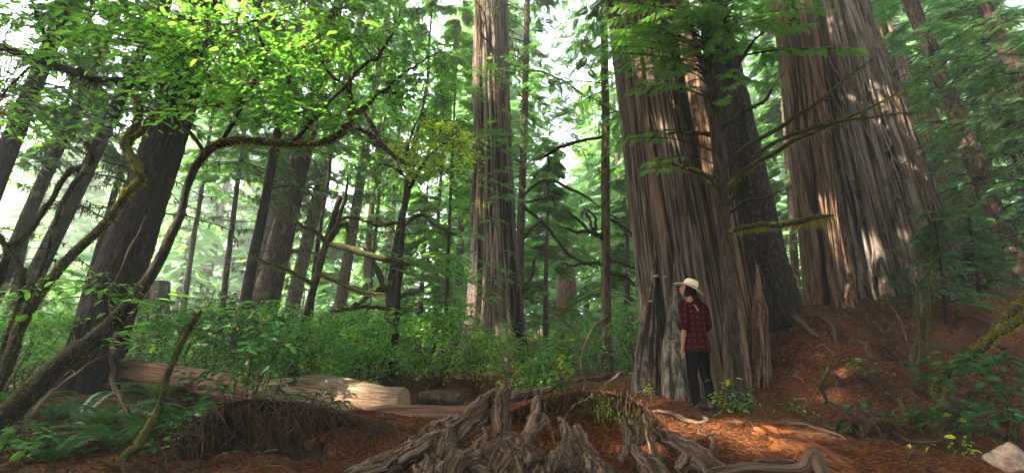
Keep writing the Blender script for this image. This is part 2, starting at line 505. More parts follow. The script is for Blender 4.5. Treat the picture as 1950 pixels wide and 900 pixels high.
def soil():
    m, nt = mat('forest_duff')
    v = mapping(nt, 'Object', (1, 1, 1))
    n1 = noise_tex(nt, v, 30, 8, .72)
    n2 = noise_tex(nt, v, 1.5, 5, .6)
    n3 = noise_tex(nt, v, 7, 6, .65)
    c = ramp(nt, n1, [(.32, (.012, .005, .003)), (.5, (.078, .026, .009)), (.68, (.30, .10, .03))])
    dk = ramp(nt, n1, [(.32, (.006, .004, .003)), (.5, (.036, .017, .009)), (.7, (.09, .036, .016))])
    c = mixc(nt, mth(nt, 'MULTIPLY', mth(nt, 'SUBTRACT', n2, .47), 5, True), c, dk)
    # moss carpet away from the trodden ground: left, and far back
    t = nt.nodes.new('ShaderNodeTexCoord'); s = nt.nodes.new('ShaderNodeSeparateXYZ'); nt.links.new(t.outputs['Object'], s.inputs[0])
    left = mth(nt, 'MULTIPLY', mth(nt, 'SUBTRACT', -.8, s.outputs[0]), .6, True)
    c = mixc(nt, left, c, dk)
    mo = ramp(nt, n1, [(.35, (.02, .022, .006)), (.65, (.12, .11, .02))])
    far = mth(nt, 'MULTIPLY', mth(nt, 'SUBTRACT', s.outputs[1], 8.5), .25, True)
    lm = mth(nt, 'MULTIPLY', mth(nt, 'SUBTRACT', -2.3, s.outputs[0]), .8, True)
    k = mth(nt, 'MULTIPLY', mth(nt, 'MAXIMUM', far, lm), mth(nt, 'MULTIPLY', mth(nt, 'SUBTRACT', n3, .40), 4, True))
    c = mixc(nt, k, c, mo)
    b = mth(nt, 'ADD', n1, mth(nt, 'MULTIPLY', n3, .8))
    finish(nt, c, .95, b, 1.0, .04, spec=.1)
    return m


M['soil'] = soil()


def plain(name, colr, rough=.8, spec=.3, var=.25, sc_=40, bs=.25, bd=.004):
    m, nt = mat(name)
    n = noise_tex(nt, mapping(nt, 'Object', (1, 1, 1)), sc_, 5)
    c = ramp(nt, n, [(.3, [k * (1 - var) for k in colr]), (.7, [k * (1 + var) for k in colr])])
    finish(nt, c, rough, n, bs, bd, spec=spec)
    return m


M['skin'] = plain('skin', (.22, .10, .06), .55, .35, .08)
M['hair'] = plain('dark_hair', (.006, .004, .003), .95, .02, .4, 60)
M['straw'] = plain('cream_straw', (.58, .48, .33), .8, .2, .10, 140)
M['band'] = plain('hat_band', (.24, .17, .10), .7, .2, .15)
M['trouser'] = plain('black_denim', (.003, .003, .0035), 1, 0, .2, 30)
M['boot'] = plain('black_leather', (.012, .010, .009), .5, .4, .2)
M['strap'] = plain('tan_strap', (.22, .14, .08), .7, .2, .1)
M['stairwood'] = plain('stair_wood', (.17, .12, .085), .85, .2, .4, 12)
M['pale_post'] = plain('pale_post_wood', (.62, .55, .48), .8, .2, .15, 12)
M['rock'] = plain('pinkish_rock', (.22, .155, .115), .9, .2, .7, 16, 1.0, .03)
M['fungus'] = plain('bracket_fungus', (.25, .16, .10), .8, .2, .25, 20)
M['cut'] = plain('cut_log_end', (.20, .13, .08), .9, .1, .25, 12)
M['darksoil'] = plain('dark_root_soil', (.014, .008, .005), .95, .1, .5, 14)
M['eye'] = plain('eye', (.05, .03, .02), .3, .5, .1)
M['lip'] = plain('lips', (.36, .13, .10), .5, .3, .05)


def plaid():
    m, nt = mat('red_black_plaid_flannel')
    t = nt.nodes.new('ShaderNodeUVMap'); s = nt.nodes.new('ShaderNodeSeparateXYZ'); nt.links.new(t.outputs[0], s.inputs[0])
    def band(o):
        return mth(nt, 'LESS_THAN', mth(nt, 'FRACT', mth(nt, 'DIVIDE', o, .078)), .5)
    k = mth(nt, 'MULTIPLY', mth(nt, 'ADD', band(s.outputs[0]), band(s.outputs[1])), .5)
    c = ramp(nt, k, [(0, (.10, .004, .008)), (.5, (.018, .002, .003)), (1, (.009, .005, .006))])
    n = noise_tex(nt, mapping(nt, 'Object', (1, 1, 1)), 160, 3)
    finish(nt, mixc(nt, .25, c, mixc(nt, n, c, (.0, .0, .0))), .95, n, .3, .002, spec=.03)
    return m


M['plaid'] = plaid()

# ------------------------------------------------------------------ the ground
xs = np.concatenate([np.linspace(-140, -14, 26), np.arange(-13.5, -5, .35), np.arange(-5, 9, .05), np.arange(9.1, 14, .3), np.linspace(14.5, 140, 26)])
ys = np.concatenate([np.linspace(-60, -3, 14), np.arange(-2.6, 2, .4), np.arange(2, 10.5, .05), np.arange(10.55, 14, .15), np.arange(14.2, 34, .6), np.linspace(35, 150, 30)])
X, Yg = np.meshgrid(xs, ys)
Z = ground(X, Yg)
g = MB(); nx = len(xs)
i = np.arange(len(ys) - 1)[:, None] * nx + np.arange(nx - 1)[None]; i = i.ravel()
g.add(np.stack([X, Yg, Z], -1).reshape(-1, 3), np.stack([i, i + 1, i + nx + 1, i + nx], -1))
tag(g.build('forest_ground', M['soil']), kind='structure')


# ------------------------------------------------------------------ tree makers
def strips(mb, ax, n, zr, w=.03, th_r=(1.75, 4.5), off=1.012):
    """loose ribbons of bark standing a little off the trunk"""
    for k in range(n):
        z0 = ax.base[2] + rng.uniform(*zr) ; L = rng.uniform(.5, 2.6); th0 = rng.uniform(*th_r); t = np.linspace(0, 1, 16); z = z0 + L * t
        th = th0 + .10 * fbm(np.stack([t * 2, t * 0 + k * 1.7, t * 0], -1), 2, k); r = ax.rad(z) * (off - .004 + .012 * np.sin(t * np.pi) * rng.random() + rng.uniform(-.012, .008))
        c = ax.pos(z); P = c + np.stack([-np.sin(th) * r, np.cos(th) * r, 0 * r], -1)
        b_ = MB(); tube(b_, P, w * rng.uniform(.4, 1.1) * np.sin(np.pi * np.clip(t, .06, .94)) ** .5, 7, 0, .55, .2, 2, 2, k)
        tone = rng.uniform(.4, 1.0)
        for v, f, uv in zip(b_.v, b_.f, b_.uv):
            uv = uv.copy(); uv[:, 0] = tone; _append(mb, v, f, uv, b_)
    return mb


def _append(mb, v, f, uv, src):
    """one chunk of another builder, its faces rebased"""
    base = 0
    for vv, ff in zip(src.v, src.f):
        if vv is v: break
        base += len(vv)
    mb.add(v, f - base, 0, uv)


def axis_of(a, b, Y, Y2=None):
    """(px,py,w) twice -> two world points and radii"""
    Y2 = Y2 or Y
    return at(a[0], a[1], Y), a[2] * .5 * mpp(a[0], a[1], Y), at(b[0], b[1], Y2), b[2] * .5 * mpp(b[0], b[1], Y2)


class Axis:
    def __init__(s, a, b, Y, top=22, Y2=None, sink=.3, bmax=1.3):
        s.bmax = bmax
        s.p1, s.r1, s.p2, s.r2 = axis_of(a, b, Y, Y2)
        d = s.p2 - s.p1; s.k = d / d[2]
        s.top = top
        x, y = s.p1[:2]
        for _ in range(4):
            z = gz(x, y); q = s.p1 + s.k * (z - s.p1[2]); x, y = q[0], q[1]
        s.base = np.array([x, y, gz(x, y)]); s.z0 = s.base[2] - sink

    def pos(s, z):
        return s.p1 + s.k * (np.asarray(z, float)[..., None] - s.p1[2]) if np.ndim(z) else s.p1 + s.k * (z - s.p1[2])

    def rad(s, z):
        r = s.r1 + (s.r2 - s.r1) * (np.asarray(z, float) - s.p1[2]) / (s.p2[2] - s.p1[2])
        lo = s.r2 * .9 * np.clip((s.top - z) / max(.1, s.top - s.p2[2]), .04, 1)
        return np.where(z > s.p2[2], np.minimum(np.maximum(r, lo), s.r2), np.minimum(r, s.r1 * s.bmax))


def trunk(ax, n=60, sides=40, rough=.06, freq=3, sf=.25, flare=.35, fh=.5, lobes=5, seed=0, jit=.02, m=0, mb=None, fl=None, ridge=False):
    mb = mb or MB()
    t = np.linspace(0, 1, n) ** 1.35
    z = ax.z0 + (ax.top - ax.z0) * t
    P = ax.pos(z)
    if jit:
        w = np.stack([z * .35, z * 0 + seed, z * 0], -1)
        P[:, 0] += jit * fbm(w, 2, seed) * np.clip((z - ax.base[2]) / 2, 0, 1); P[:, 1] += jit * fbm(w, 2, seed + 3) * np.clip((z - ax.base[2]) / 2, 0, 1)
    R = ax.rad(z); h = np.maximum(z - ax.base[2], 0)
    e = np.exp(-h / fh)
    ph = seed * 1.7
    def f(th, s):
        k = 1 + flare * e[:, None] * (1 + .55 * np.cos(lobes * th + ph + .6 * np.sin(2 * th + seed)))
        return k * (fl(th, z[:, None]) if fl else 1)
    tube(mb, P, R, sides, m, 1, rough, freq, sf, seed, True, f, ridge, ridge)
    return mb


def limb_path(p0, az, L, rise=.15, droop=.5, n=9, wig=.05, seed=0):
    t = np.linspace(0, 1, n)
    d = np.array([math.cos(az), math.sin(az), 0]); s_ = np.array([-d[1], d[0], 0])
    P = p0 + d * (L * t)[:, None]
    P[:, 2] += L * (rise * t - droop * t * t)
    w = np.stack([t * 3, 0 * t + seed, 0 * t], -1)
    P += (s_ * fbm(w, 2, seed)[:, None] + np.array([0, 0, .6]) * fbm(w, 2, seed + 5)[:, None]) * (wig * L * t)[:, None]
    return P


def sprays_on(P, t0, n, size, spread=.9, droop=.25):
    """positions, directions, ups, sizes of flat sprays set along a limb"""
    k = np.linspace(t0, .98, n) + rng.normal(0, .02, n); k = np.clip(k, .02, .995) * (len(P) - 1)
    i = k.astype(int); f = (k - i)[:, None]
    p = P[i] * (1 - f) + P[i + 1] * f; T = unit(P[i + 1] - P[i])
    S = unit(np.cross(T, [0, 0, 1.0]))
    sg = np.where(np.arange(n) % 2 == 0, 1, -1) * rng.uniform(.5, 1.2, n) * spread
    d = unit(T + S * sg[:, None] + np.array([0, 0, -droop]) * rng.uniform(.2, 1.6, n)[:, None])
    up = unit(np.array([0, 0, 1.0]) + rng.normal(0, .28, (n, 3)))
    taper = 1.05 - .55 * (k / (len(P) - 1)) ** 1.5
    return p, d, up, size * taper * rng.uniform(.7, 1.25, n)


def conifer_parts(ax, zs, L0, L1, n_limb, size, per, lod, needles, seed, droop=.45, rise=.2, limb_r=.02, azr=None, wisp=0, keep=None, thin=0.0, sub=True):
    """limbs + foliage for one conifer; returns (limb MB, foliage MB, wisp MB)"""
    lm, fo, wi = MB(), MB(), MB()
    pos = []; dr = []; up = []; sz = []
    for q in range(n_limb):
        z = zs[0] + (zs[1] - zs[0]) * ((q + rng.random() * .9) / n_limb)
        k = (z - zs[0]) / max(.01, zs[1] - zs[0]); L = (L0 + (L1 - L0) * k) * rng.uniform(.65, 1.2)
        az = rng.uniform(0, 2 * np.pi) if azr is None else rng.uniform(*azr)
        P = limb_path(ax.pos(z), az, L, rise * rng.uniform(.3, 1.6), droop * rng.uniform(.5, 1.3), 9, .07, seed + q)
        if keep is not None and not keep(P): continue
        tube(lm, P, np.linspace(limb_r * (L / 2) ** .5, .004, 9), 5, cap=False)
        a, b, c, d = sprays_on(P, .18, per, size, droop=.25)
        pos.append(a); dr.append(b); up.append(c); sz.append(d)
        if sub:
            for _ in range(3):
                t = rng.integers(2, 7); T = P[t + 1] - P[t]
                a2 = math.atan2(T[1], T[0]) + rng.choice([-1, 1]) * rng.uniform(.5, 1.1)
                Q = limb_path(P[t], a2, L * rng.uniform(.25, .5), 0, .45, 6, .05, seed + q * 7)
                tube(lm, Q, np.linspace(.008, .003, 6), 4, cap=False)
                a, b, c, d = sprays_on(Q, .15, max(3, per // 3), size * .85, droop=.3)
                pos.append(a); dr.append(b); up.append(c); sz.append(d)
        if wisp:
            i = rng.integers(1, 8, wisp)
            strands(wi, P[i] + rng.normal(0, .015, (wisp, 3)), rng.uniform(.05, .28, wisp) * (1 + .6 * (L > 2)), .008)
    if pos:
        pos = np.concatenate(pos); dr = np.concatenate(dr); up = np.concatenate(up); sz = np.concatenate(sz)
        ok = (~sunlit(pos)) & (rng.random(len(pos)) >= thin) & (np.linalg.norm(pos - CAM, axis=1) > 2.2)
        stamp(fo, lod[0], lod[1], orient(dr[ok], up[ok]), pos[ok], sz[ok])
    return lm, fo, wi


def tree(name, label, cat, ax, bark, group=None, crown=None, needles='fir', dead=None, deadmat='limb', seed=0, **tk):
    root = thing(name, label, cat, ax.base, group)
    trunk(ax, seed=seed, **tk).build('trunk', M[bark], root)
    lmat = M['limb']
    if crown:
        cs = crown if isinstance(crown, list) else [crown]
        L, Fo, W = MB(), MB(), MB()
        for c in cs:
            l, f, w = conifer_parts(ax, seed=seed, needles=needles, **c)
            for A_, B_ in ((L, l), (Fo, f), (W, w)):
                for v, ff, m_, uv in zip(B_.v, B_.f, B_.m, B_.uv):
                    A_.v.append(v); A_.f.append(ff + A_.n); A_.m.append(m_); A_.uv.append(uv)
                A_.n += B_.n
        crown_of(root, L, Fo, needles)
        if W.n: W.build('lichen_sprays', M['lichen'], root)
    if dead:
        deadlimbs(root, ax, seed=seed, mt=deadmat, **dead)
    return root


def crown_of(root, L, Fo, needles, name='crown'):
    for v, ff, uv in zip(L.v, L.f, L.uv):
        Fo.v.append(v); Fo.f.append(ff + Fo.n); Fo.m.append(1); Fo.uv.append(uv)
    Fo.n += L.n
    return Fo.build(name, [M[needles], M['limb']], root)


def deadlimbs(root, ax, zs, n, L, seed, azr=None, mt='limb', moss='moss_dark', hang=30, r=.02, droop=.1, rise=.3, forks=4):
    ms = MB()
    for q in range(n):
        lm = MB(); z = rng.uniform(*zs); az = rng.uniform(0, 2 * np.pi) if azr is None else rng.uniform(*azr)
        l = L * rng.uniform(.45, 1.2)
        P = limb_path(ax.pos(z), az, l, rise * rng.uniform(-.6, 1.4), droop * rng.uniform(-.4, 2), 12, .22, seed * 31 + q)
        R = np.linspace(r, r * .22, 12)
        tube(lm, P, R, 6)
        fuzz(ms, P, R, int(40 * l), .02, .004)
        i = rng.integers(1, 11, int(hang * l)); strands(ms, P[i] + rng.normal(0, .02, (len(i), 3)), rng.uniform(.03, .22, len(i)), .007)
        for _ in range(rng.integers(1, forks + 1)):
            t = rng.integers(3, 10); T = P[t + 1] - P[t]
            a2 = math.atan2(T[1], T[0]) + rng.choice([-1, 1]) * rng.uniform(.4, 1.2)
            Q = limb_path(P[t], a2, l * rng.uniform(.15, .5), rng.uniform(-.3, .7), .2, 7, .25, seed * 17 + q * 3 + t)
            tube(lm, Q, np.linspace(R[t] * .7, .003, 7), 5)
            i = rng.integers(1, 6, int(hang * l * .3)); strands(ms, Q[i] + rng.normal(0, .015, (len(i), 3)), rng.uniform(.03, .16, len(i)), .006)
        lm.build('dead_limb', M[mt], root)
    if ms.n: ms.build('moss', M[moss], root)


def mossy_path(root, name, P, R, mt='mossy_limb', moss='moss', n=300, L=.02, hang=0, hl=.12, sides=8, w=.004, part='moss'):
    """one limb as a part, with its moss fringe as a sub-part"""
    R = np.array(R) * np.clip((len(R) - np.arange(len(R))) / 4, .12, 1)
    mb = MB(); tube(mb, P, R, sides, 0, 1, .12, 2.5, 2.0, int(abs(P[0, 0]) * 100) % 97)
    Lp = np.linalg.norm(P[1:] - P[:-1], axis=1).sum()
    if R.mean() < .03 and Lp > .4 and name != 'stem':
        for q in range(int(min(14, 3 + Lp * 5))):
            j = rng.integers(len(P) // 5, len(P) - 2); T_ = unit(P[j + 1] - P[j]); d = unit(T_ * rng.uniform(.2, 1) + rng.normal(0, .6, 3) + np.array([0, 0, .1])); l_ = rng.uniform(.08, .30) * min(1.6, .5 + Lp * .4)
            Q = spline([P[j], P[j] + d * l_ * .5 + rng.normal(0, .05, 3) * l_, P[j] + d * l_ + rng.normal(0, .12, 3) * l_ - np.array([0, 0, .05 * l_])], 8)
            tube(mb, Q, np.linspace(min(R[j] * .45, .008), .0012, 8), 5, cap=False)
    o = mb.build(name, M[mt], root)
    if n or hang:
        ms = MB()
        if n >= 250:
            k = np.arange(len(P)) * .45; q = np.stack([k, k * 0 + P[0, 0] * 7, k * 0], -1)
            g_ = .58 + .75 * fbm(q, 3, 9)
            R3 = R * np.clip(g_, .3, 1.45) + .001; up_ = np.array([0, 0, 1.]) * (R * .38)[:, None]
            tube(ms, P + up_, R3, 10, 0, 1, .30, 2.2, 14, int(abs(P[0, 2]) * 90) % 83)
        if n: fuzz(ms, P, R, n, L, w)
        if hang:
            i = rng.integers(0, len(P) - 1, hang); t = rng.random(hang)[:, None]
            q = P[i] * (1 - t) + P[i + 1] * t - np.array([0, 0, 1]) * (R[i] * .7)[:, None]
            clump = .35 + .65 * (fbm(np.stack([i * .33, i * 0, i * 0], -1), 2, 4) * .5 + .5)
            strands(ms, q + rng.normal(0, .008, (hang, 3)), hl * rng.uniform(.25, 1.25, hang) * clump, w * 1.3)
        s = ms.build(part, M[moss], None)
        bb = np.array(root.location)
        v = np.empty(len(s.data.vertices) * 3, np.float32); s.data.vertices.foreach_get('co', v)
        s.data.vertices.foreach_set('co', (v.reshape(-1, 3) - bb).astype(np.float32).ravel()); s.parent = o
    return o

# ------------------------------------------------------------------ the great cedars
def creases(lst, base=0.0):
    def f(th, z):
        k = 1.0
        for t0, tw, w, d in lst:
            a = (th - t0 - tw * z + np.pi) % (2 * np.pi) - np.pi
            k = k - d * np.exp(-(a / w) ** 2)
        return k
    return f


rad = math.radians
# giant beside the person: two fused stems
axA = Axis((1306, 640, 158), (1231, 150, 118), 8.3, 24)
axB = Axis((1420, 640, 58), (1322, 170, 48), 8.0, 20)
T11 = thing('giant_cedar_tree', 'giant fluted red cedar with twin fused stems right behind the person in the straw hat', 'tree', axA.base)
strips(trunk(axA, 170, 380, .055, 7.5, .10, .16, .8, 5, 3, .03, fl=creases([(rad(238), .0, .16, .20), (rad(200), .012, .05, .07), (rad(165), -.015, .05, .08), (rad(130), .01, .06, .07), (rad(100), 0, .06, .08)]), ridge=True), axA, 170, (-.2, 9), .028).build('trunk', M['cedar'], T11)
trunk(axB, 110, 130, .06, 3.4, .2, .14, .5, 3, 8, .03, fl=creases([(rad(150), 0, .2, .12), (rad(205), .02, .10, .10)]), ridge=True).build('trunk', M['cedar_brown'], T11)
axF = Axis((1368, 640, 110), (1285, 150, 70), 8.75, 20)
trunk(axF, 80, 120, .06, 5, .2, .2, .5, 3, 9, .02, ridge=True).build('trunk', M['filler'], T11)  # added dark column filling the gap, painted as the groove's shade
# root spurs of that cedar running down to the ground
def spur(root, pts, mt, nm='root_spur', rough=.1, sides=28, n=26, seed=0):
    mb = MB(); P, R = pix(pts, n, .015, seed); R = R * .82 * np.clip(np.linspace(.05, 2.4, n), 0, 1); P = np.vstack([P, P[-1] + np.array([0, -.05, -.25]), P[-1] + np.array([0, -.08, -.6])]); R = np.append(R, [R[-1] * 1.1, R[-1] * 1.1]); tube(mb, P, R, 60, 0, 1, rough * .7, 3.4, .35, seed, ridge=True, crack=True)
    return mb.build(nm, M[mt], root)
spur(T11, [(1285, 500, 7.6, 30), (1282, 600, 7.5, 46), (1283, 700, 7.35, 56), (1290, 770, 7.15, 66), (1294, 800, 7.05, 72)], 'cedar_grey', seed=1)
spur(T11, [(1250, 480, 7.85, 50), (1242, 600, 7.8, 58), (1236, 690, 7.7, 66), (1232, 770, 7.6, 76)], 'cedar', seed=2)
spur(T11, [(1440, 500, 7.9, 26), (1445, 590, 7.75, 40), (1446, 680, 7.7, 44), (1449, 740, 7.6, 50)], 'cedar_warm', seed=3)
spur(T11, [(1380, 480, 8.0, 40), (1392, 580, 7.8, 50), (1400, 690, 7.6, 60), (1404, 760, 7.5, 70)], 'cedar_brown', seed=4)
for (px, py, Yf, s_) in ((1250, 524, 7.5, .06), (1266, 526, 7.5, .045), (1239, 572, 7.55, .05)):
    mb = MB(); c = at(px, py, Yf)
    th = np.linspace(0, 2 * np.pi, 15)[:-1]
    v = [c + np.array([0, 0, s_ * .2])]
    for h, r in ((.15, .55), (0, 1), (-.3, .75), (-.45, .3)):
        v += [c + np.array([math.cos(a) * s_ * r * (.8 + .3 * math.sin(3 * a)), math.sin(a) * s_ * r * .8, h * s_]) for a in th]
    f3 = [[0, 1 + k, 1 + (k + 1) % 14] for k in range(14)]
    f4 = [[1 + r * 14 + k, 1 + (r + 1) * 14 + k, 1 + (r + 1) * 14 + (k + 1) % 14, 1 + r * 14 + (k + 1) % 14] for r in range(3) for k in range(14)]
    mb.add(v, f3); mb.f.append(np.array(f4)); mb.m.append(0)
    mb.build('bracket_fungus', M['fungus'], T11)
l, f_, w_ = conifer_parts(axA, (10, 23), 3.6, 1.5, 26, .55, 14, FLO, 'fir', 71)
crown_of(T11, l, f_, 'fir', 'crown')

ax14 = Axis((1702, 540, 206), (1566, 0, 122), 10.3, 28, sink=1.2, bmax=1.06)
ax14b = Axis((1574, 540, 74), (1506, 0, 70), 9.75, 24, sink=1.0, bmax=1.1)
ax14c = Axis((1640, 540, 90), (1534, 0, 60), 10.5, 24, sink=1.0, bmax=1.1)
T14 = thing('massive_cedar_tree', 'widest grey cedar of fused furrowed columns standing on the root bank', 'tree', ax14.base)
strips(trunk(ax14, 170, 380, .05, 7.0, .10, .10, .8, 5, 5, .03,
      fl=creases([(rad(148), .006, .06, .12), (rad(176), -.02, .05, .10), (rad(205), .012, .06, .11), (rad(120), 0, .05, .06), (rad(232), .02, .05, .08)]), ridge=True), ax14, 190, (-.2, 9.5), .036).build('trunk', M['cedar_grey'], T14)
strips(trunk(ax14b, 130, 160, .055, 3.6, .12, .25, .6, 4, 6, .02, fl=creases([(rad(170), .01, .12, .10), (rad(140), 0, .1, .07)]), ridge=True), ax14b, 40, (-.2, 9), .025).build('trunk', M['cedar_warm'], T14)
trunk(ax14c, 90, 120, .05, 4, .12, .1, .5, 3, 7, .02, ridge=True).build('trunk', M['filler'], T14)  # added dark filler column, its colour stands for shade between the columns
spur(T14, [(1600, 400, 10.0, 20), (1606, 500, 9.7, 30), (1612, 590, 9.5, 40), (1618, 650, 9.4, 50)], 'cedar_grey', seed=12, rough=.10)
spur(T14, [(1608, 440, 9.6, 16), (1614, 520, 9.4, 24), (1620, 590, 9.25, 32), (1626, 640, 9.15, 40)], 'cedar_warm', seed=14)
l, f_, w_ = conifer_parts(ax14, (12, 27), 4, 1.5, 26, .6, 14, FLO, 'fir', 72)
crown_of(T14, l, f_, 'fir', 'crown')

ax7 = Axis((945, 610, 104), (929, 40, 52), 13, 24)
ax7b = Axis((968, 600, 40), (957, 60, 22), 13.2, 20)
T7 = thing('tall_cedar_tree', 'tall straight cedar with a split double trunk rising alone into the bright sky', 'tree', ax7.base)
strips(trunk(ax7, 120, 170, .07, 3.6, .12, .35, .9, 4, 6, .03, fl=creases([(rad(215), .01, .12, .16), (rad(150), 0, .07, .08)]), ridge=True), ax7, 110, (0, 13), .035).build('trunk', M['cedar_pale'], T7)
trunk(ax7b, 90, 70, .07, 4.0, .15, .3, .8, 3, 7, .03).build('trunk', M['cedar'], T7)
# small green sprays straight on the trunk
lm, fo = MB(), MB()
for (px, py, n, R_) in ((895, 165, 10, 60), (960, 140, 14, 50), (950, 245, 16, 45), (900, 290, 8, 40), (958, 365, 12, 40), (925, 415, 6, 30), (935, 150, 8, 40), (965, 300, 8, 30), (905, 530, 8, 30), (940, 500, 6, 26), (985, 235, 8, 30)):
    c = at(px, py, 12.2)
    for k in range(n):
        p = c + rng.normal(0, 1, 3) * np.array([.3, .12, .28])
        P = limb_path(p, rng.uniform(3.4, 6.2), rng.uniform(.4, .8), -.1, .3, 5, .1, k)
        tube(lm, P, np.linspace(.006, .002, 5), 4, cap=False)
        a, b, c2, d = sprays_on(P, .1, 6, .34)
        stamp(fo, FMID[0], FMID[1], orient(b, c2), a, d)
crown_of(T7, lm, fo, 'fir_bright', 'crown')
deadlimbs(T7, ax7, (11.5, 15.5), 22, 2.2, 5, None, 'limb', 'lichen', 60, .03, .25, .2, 5)
l, f_, w_ = conifer_parts(ax7, (16, 24), 3, 1.2, 20, .5, 12, FLO, 'fir', 73)
crown_of(T7, l, f_, 'fir', 'upper_crown')

# ------------------------------------------------------------------ dark rough tree between the two giants
ax13 = Axis((1450, 500, 84), (1378, 100, 48), 9.4, 22)
tree('spruce_tree', 'dark scaly barked spruce between the two giant cedars', 'tree', ax13, 'spruce_bark', seed=13, n=110, sides=80, rough=.05, freq=9, sf=2.2, flare=.25,
     crown=dict(zs=(9, 21), L0=3, L1=1, n_limb=24, size=.5, per=14, lod=FLO), needles='fir_dark')

# ------------------------------------------------------------------ small mossy hemlock in front of the giant cedar
ax12 = Axis((1392, 600, 25), (1362, 240, 20), 7.0, 8.6)
T12 = tree('mossy_hemlock_tree', 'slender mossy young hemlock with long drooping green boughs beside the person', 'tree', ax12, 'mossy_bark', seed=12, n=90, sides=20, rough=.12, freq=2.5, sf=3, flare=.5, fh=.3, jit=.05)
for k, (pts, n, hang, hl) in enumerate([
    ([(1386, 442, 7.0, 9), (1430, 432, 6.9, 11), (1470, 427, 6.8, 11), (1530, 420, 6.7, 11), (1586, 408, 6.6, 9)], 900, 700, .17),
    ([(1376, 365, 7.0, 8), (1424, 321, 6.9, 9), (1470, 293, 6.8, 9), (1513, 267, 6.7, 10), (1560, 248, 6.6, 9), (1600, 231, 6.5, 6), (1666, 202, 6.4, 4), (1730, 165, 6.3, 2)], 900, 500, .12),
    ([(1371, 330, 7.0, 8), (1400, 298, 6.9, 9), (1435, 271, 6.8, 9), (1499, 232, 6.7, 8), (1545, 203, 6.6, 6), (1600, 160, 6.5, 4), (1665, 110, 6.4, 2)], 600, 300, .10),
    ([(1440, 292, 6.8, 7), (1499, 260, 6.7, 8), (1545, 246, 6.6, 6), (1591, 234, 6.5, 5), (1670, 222, 6.4, 3), (1755, 214, 6.3, 2)], 400, 200, .09),
    ([(1367, 255, 7.0, 9), (1390, 230, 6.9, 8), (1417, 212, 6.9, 7), (1455, 190, 6.8, 5), (1490, 140, 6.7, 3)], 350, 200, .08),
    ([(1369, 366, 7.0, 9), (1355, 345, 6.9, 9), (1335, 332, 6.8, 10), (1307, 322, 6.7, 8), (1270, 308, 6.6, 5), (1245, 300, 6.5, 2)], 600, 400, .14),
    ([(1352, 256, 7.0, 6), (1325, 252, 6.9, 6), (1300, 252, 6.8, 5), (1268, 256, 6.7, 3)], 300, 120, .05),
    ([(1376, 402, 7.0, 6), (1395, 370, 6.9, 8), (1403, 340, 6.9, 9), (1401, 312, 6.9, 7)], 450, 200, .09),
    ([(1364, 235, 7.0, 8), (1378, 180, 6.9, 8), (1405, 125, 6.8, 6), (1432, 85, 6.7, 5), (1480, 30, 6.6, 3)], 350, 150, .08),
    ([(1359, 190, 7.0, 7), (1355, 130, 6.9, 6), (1372, 60, 6.8, 5), (1400, 0, 6.7, 4)], 250, 100, .07),
    ([(1380, 410, 7.0, 6), (1420, 385, 6.8, 6), (1470, 372, 6.6, 4), (1510, 352, 6.5, 2)], 200, 100, .06),
]):
    P, R = pix(pts, 26, .02, k)
    mossy_path(T12, 'mossy_limb', P, R, 'mossy_limb', 'moss' if k in (0, 1, 5) else 'moss_dark', n, .022, hang, hl)
# live boughs: big green mass over the giant trunk
lm, fo, fy = MB(), MB(), MB()
P12 = ax12.pos(np.linspace(3.5, 8.2, 20))
for (cx, cy, rx, ry, Y0, Y1, n, tgt) in ((1290, 70, 110, 70, 6.0, 7.2, 46, fo), (1195, 60, 60, 60, 6.2, 7.4, 16, fo), (1380, 40, 90, 50, 6.0, 7.2, 22, fo), (1260, 140, 60, 40, 6.0, 6.8, 14, fo),
                                       (1500, 20, 60, 30, 5.8, 6.6, 5, fo), (1228, 262, 34, 18, 6.3, 6.8, 3, fo), (1250, 318, 26, 14, 6.3, 6.8, 2, fo), (1430, 20, 120, 40, 6, 7, 14, fo),
                                       (1580, 100, 40, 12, 6.2, 6.5, 2, fo), (1400, 160, 60, 40, 6.2, 7, 6, fo)):
    for k in range(n):
        a = rng.uniform(0, 2 * np.pi); r = math.sqrt(rng.random())
        c = at(cx + rx * r * math.cos(a), cy + ry * r * math.sin(a), rng.uniform(Y0, Y1))
        h = P12[np.argmin(np.linalg.norm(P12 - c - np.array([0, 0, .2]), axis=1))]
        d = c - h; out = unit(d * np.array([1, 1, .1])); e = c + out * .35 - np.array([0, 0, .12])
        P = spline([h, h + d * .5 + np.array([0, 0, .12]), c, e], 16, .015, k)
        tube(lm, P, np.linspace(.012, .0025, 16), 5, cap=False)
        p, dd, u, s_ = sprays_on(P, .40, 24, .21, 1.0, .7); u = unit(u + rng.normal(0, .45, u.shape))
        stamp(tgt, FHI[0], FHI[1], orient(dd, u), p, s_ * (.6 if tgt is fy else 1))
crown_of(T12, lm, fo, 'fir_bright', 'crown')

# ------------------------------------------------------------------ trees standing round about: (name, label, axis, bark ...)
def A(a, b, Y, top=20, **k): return Axis(a, b, Y, top, **k)

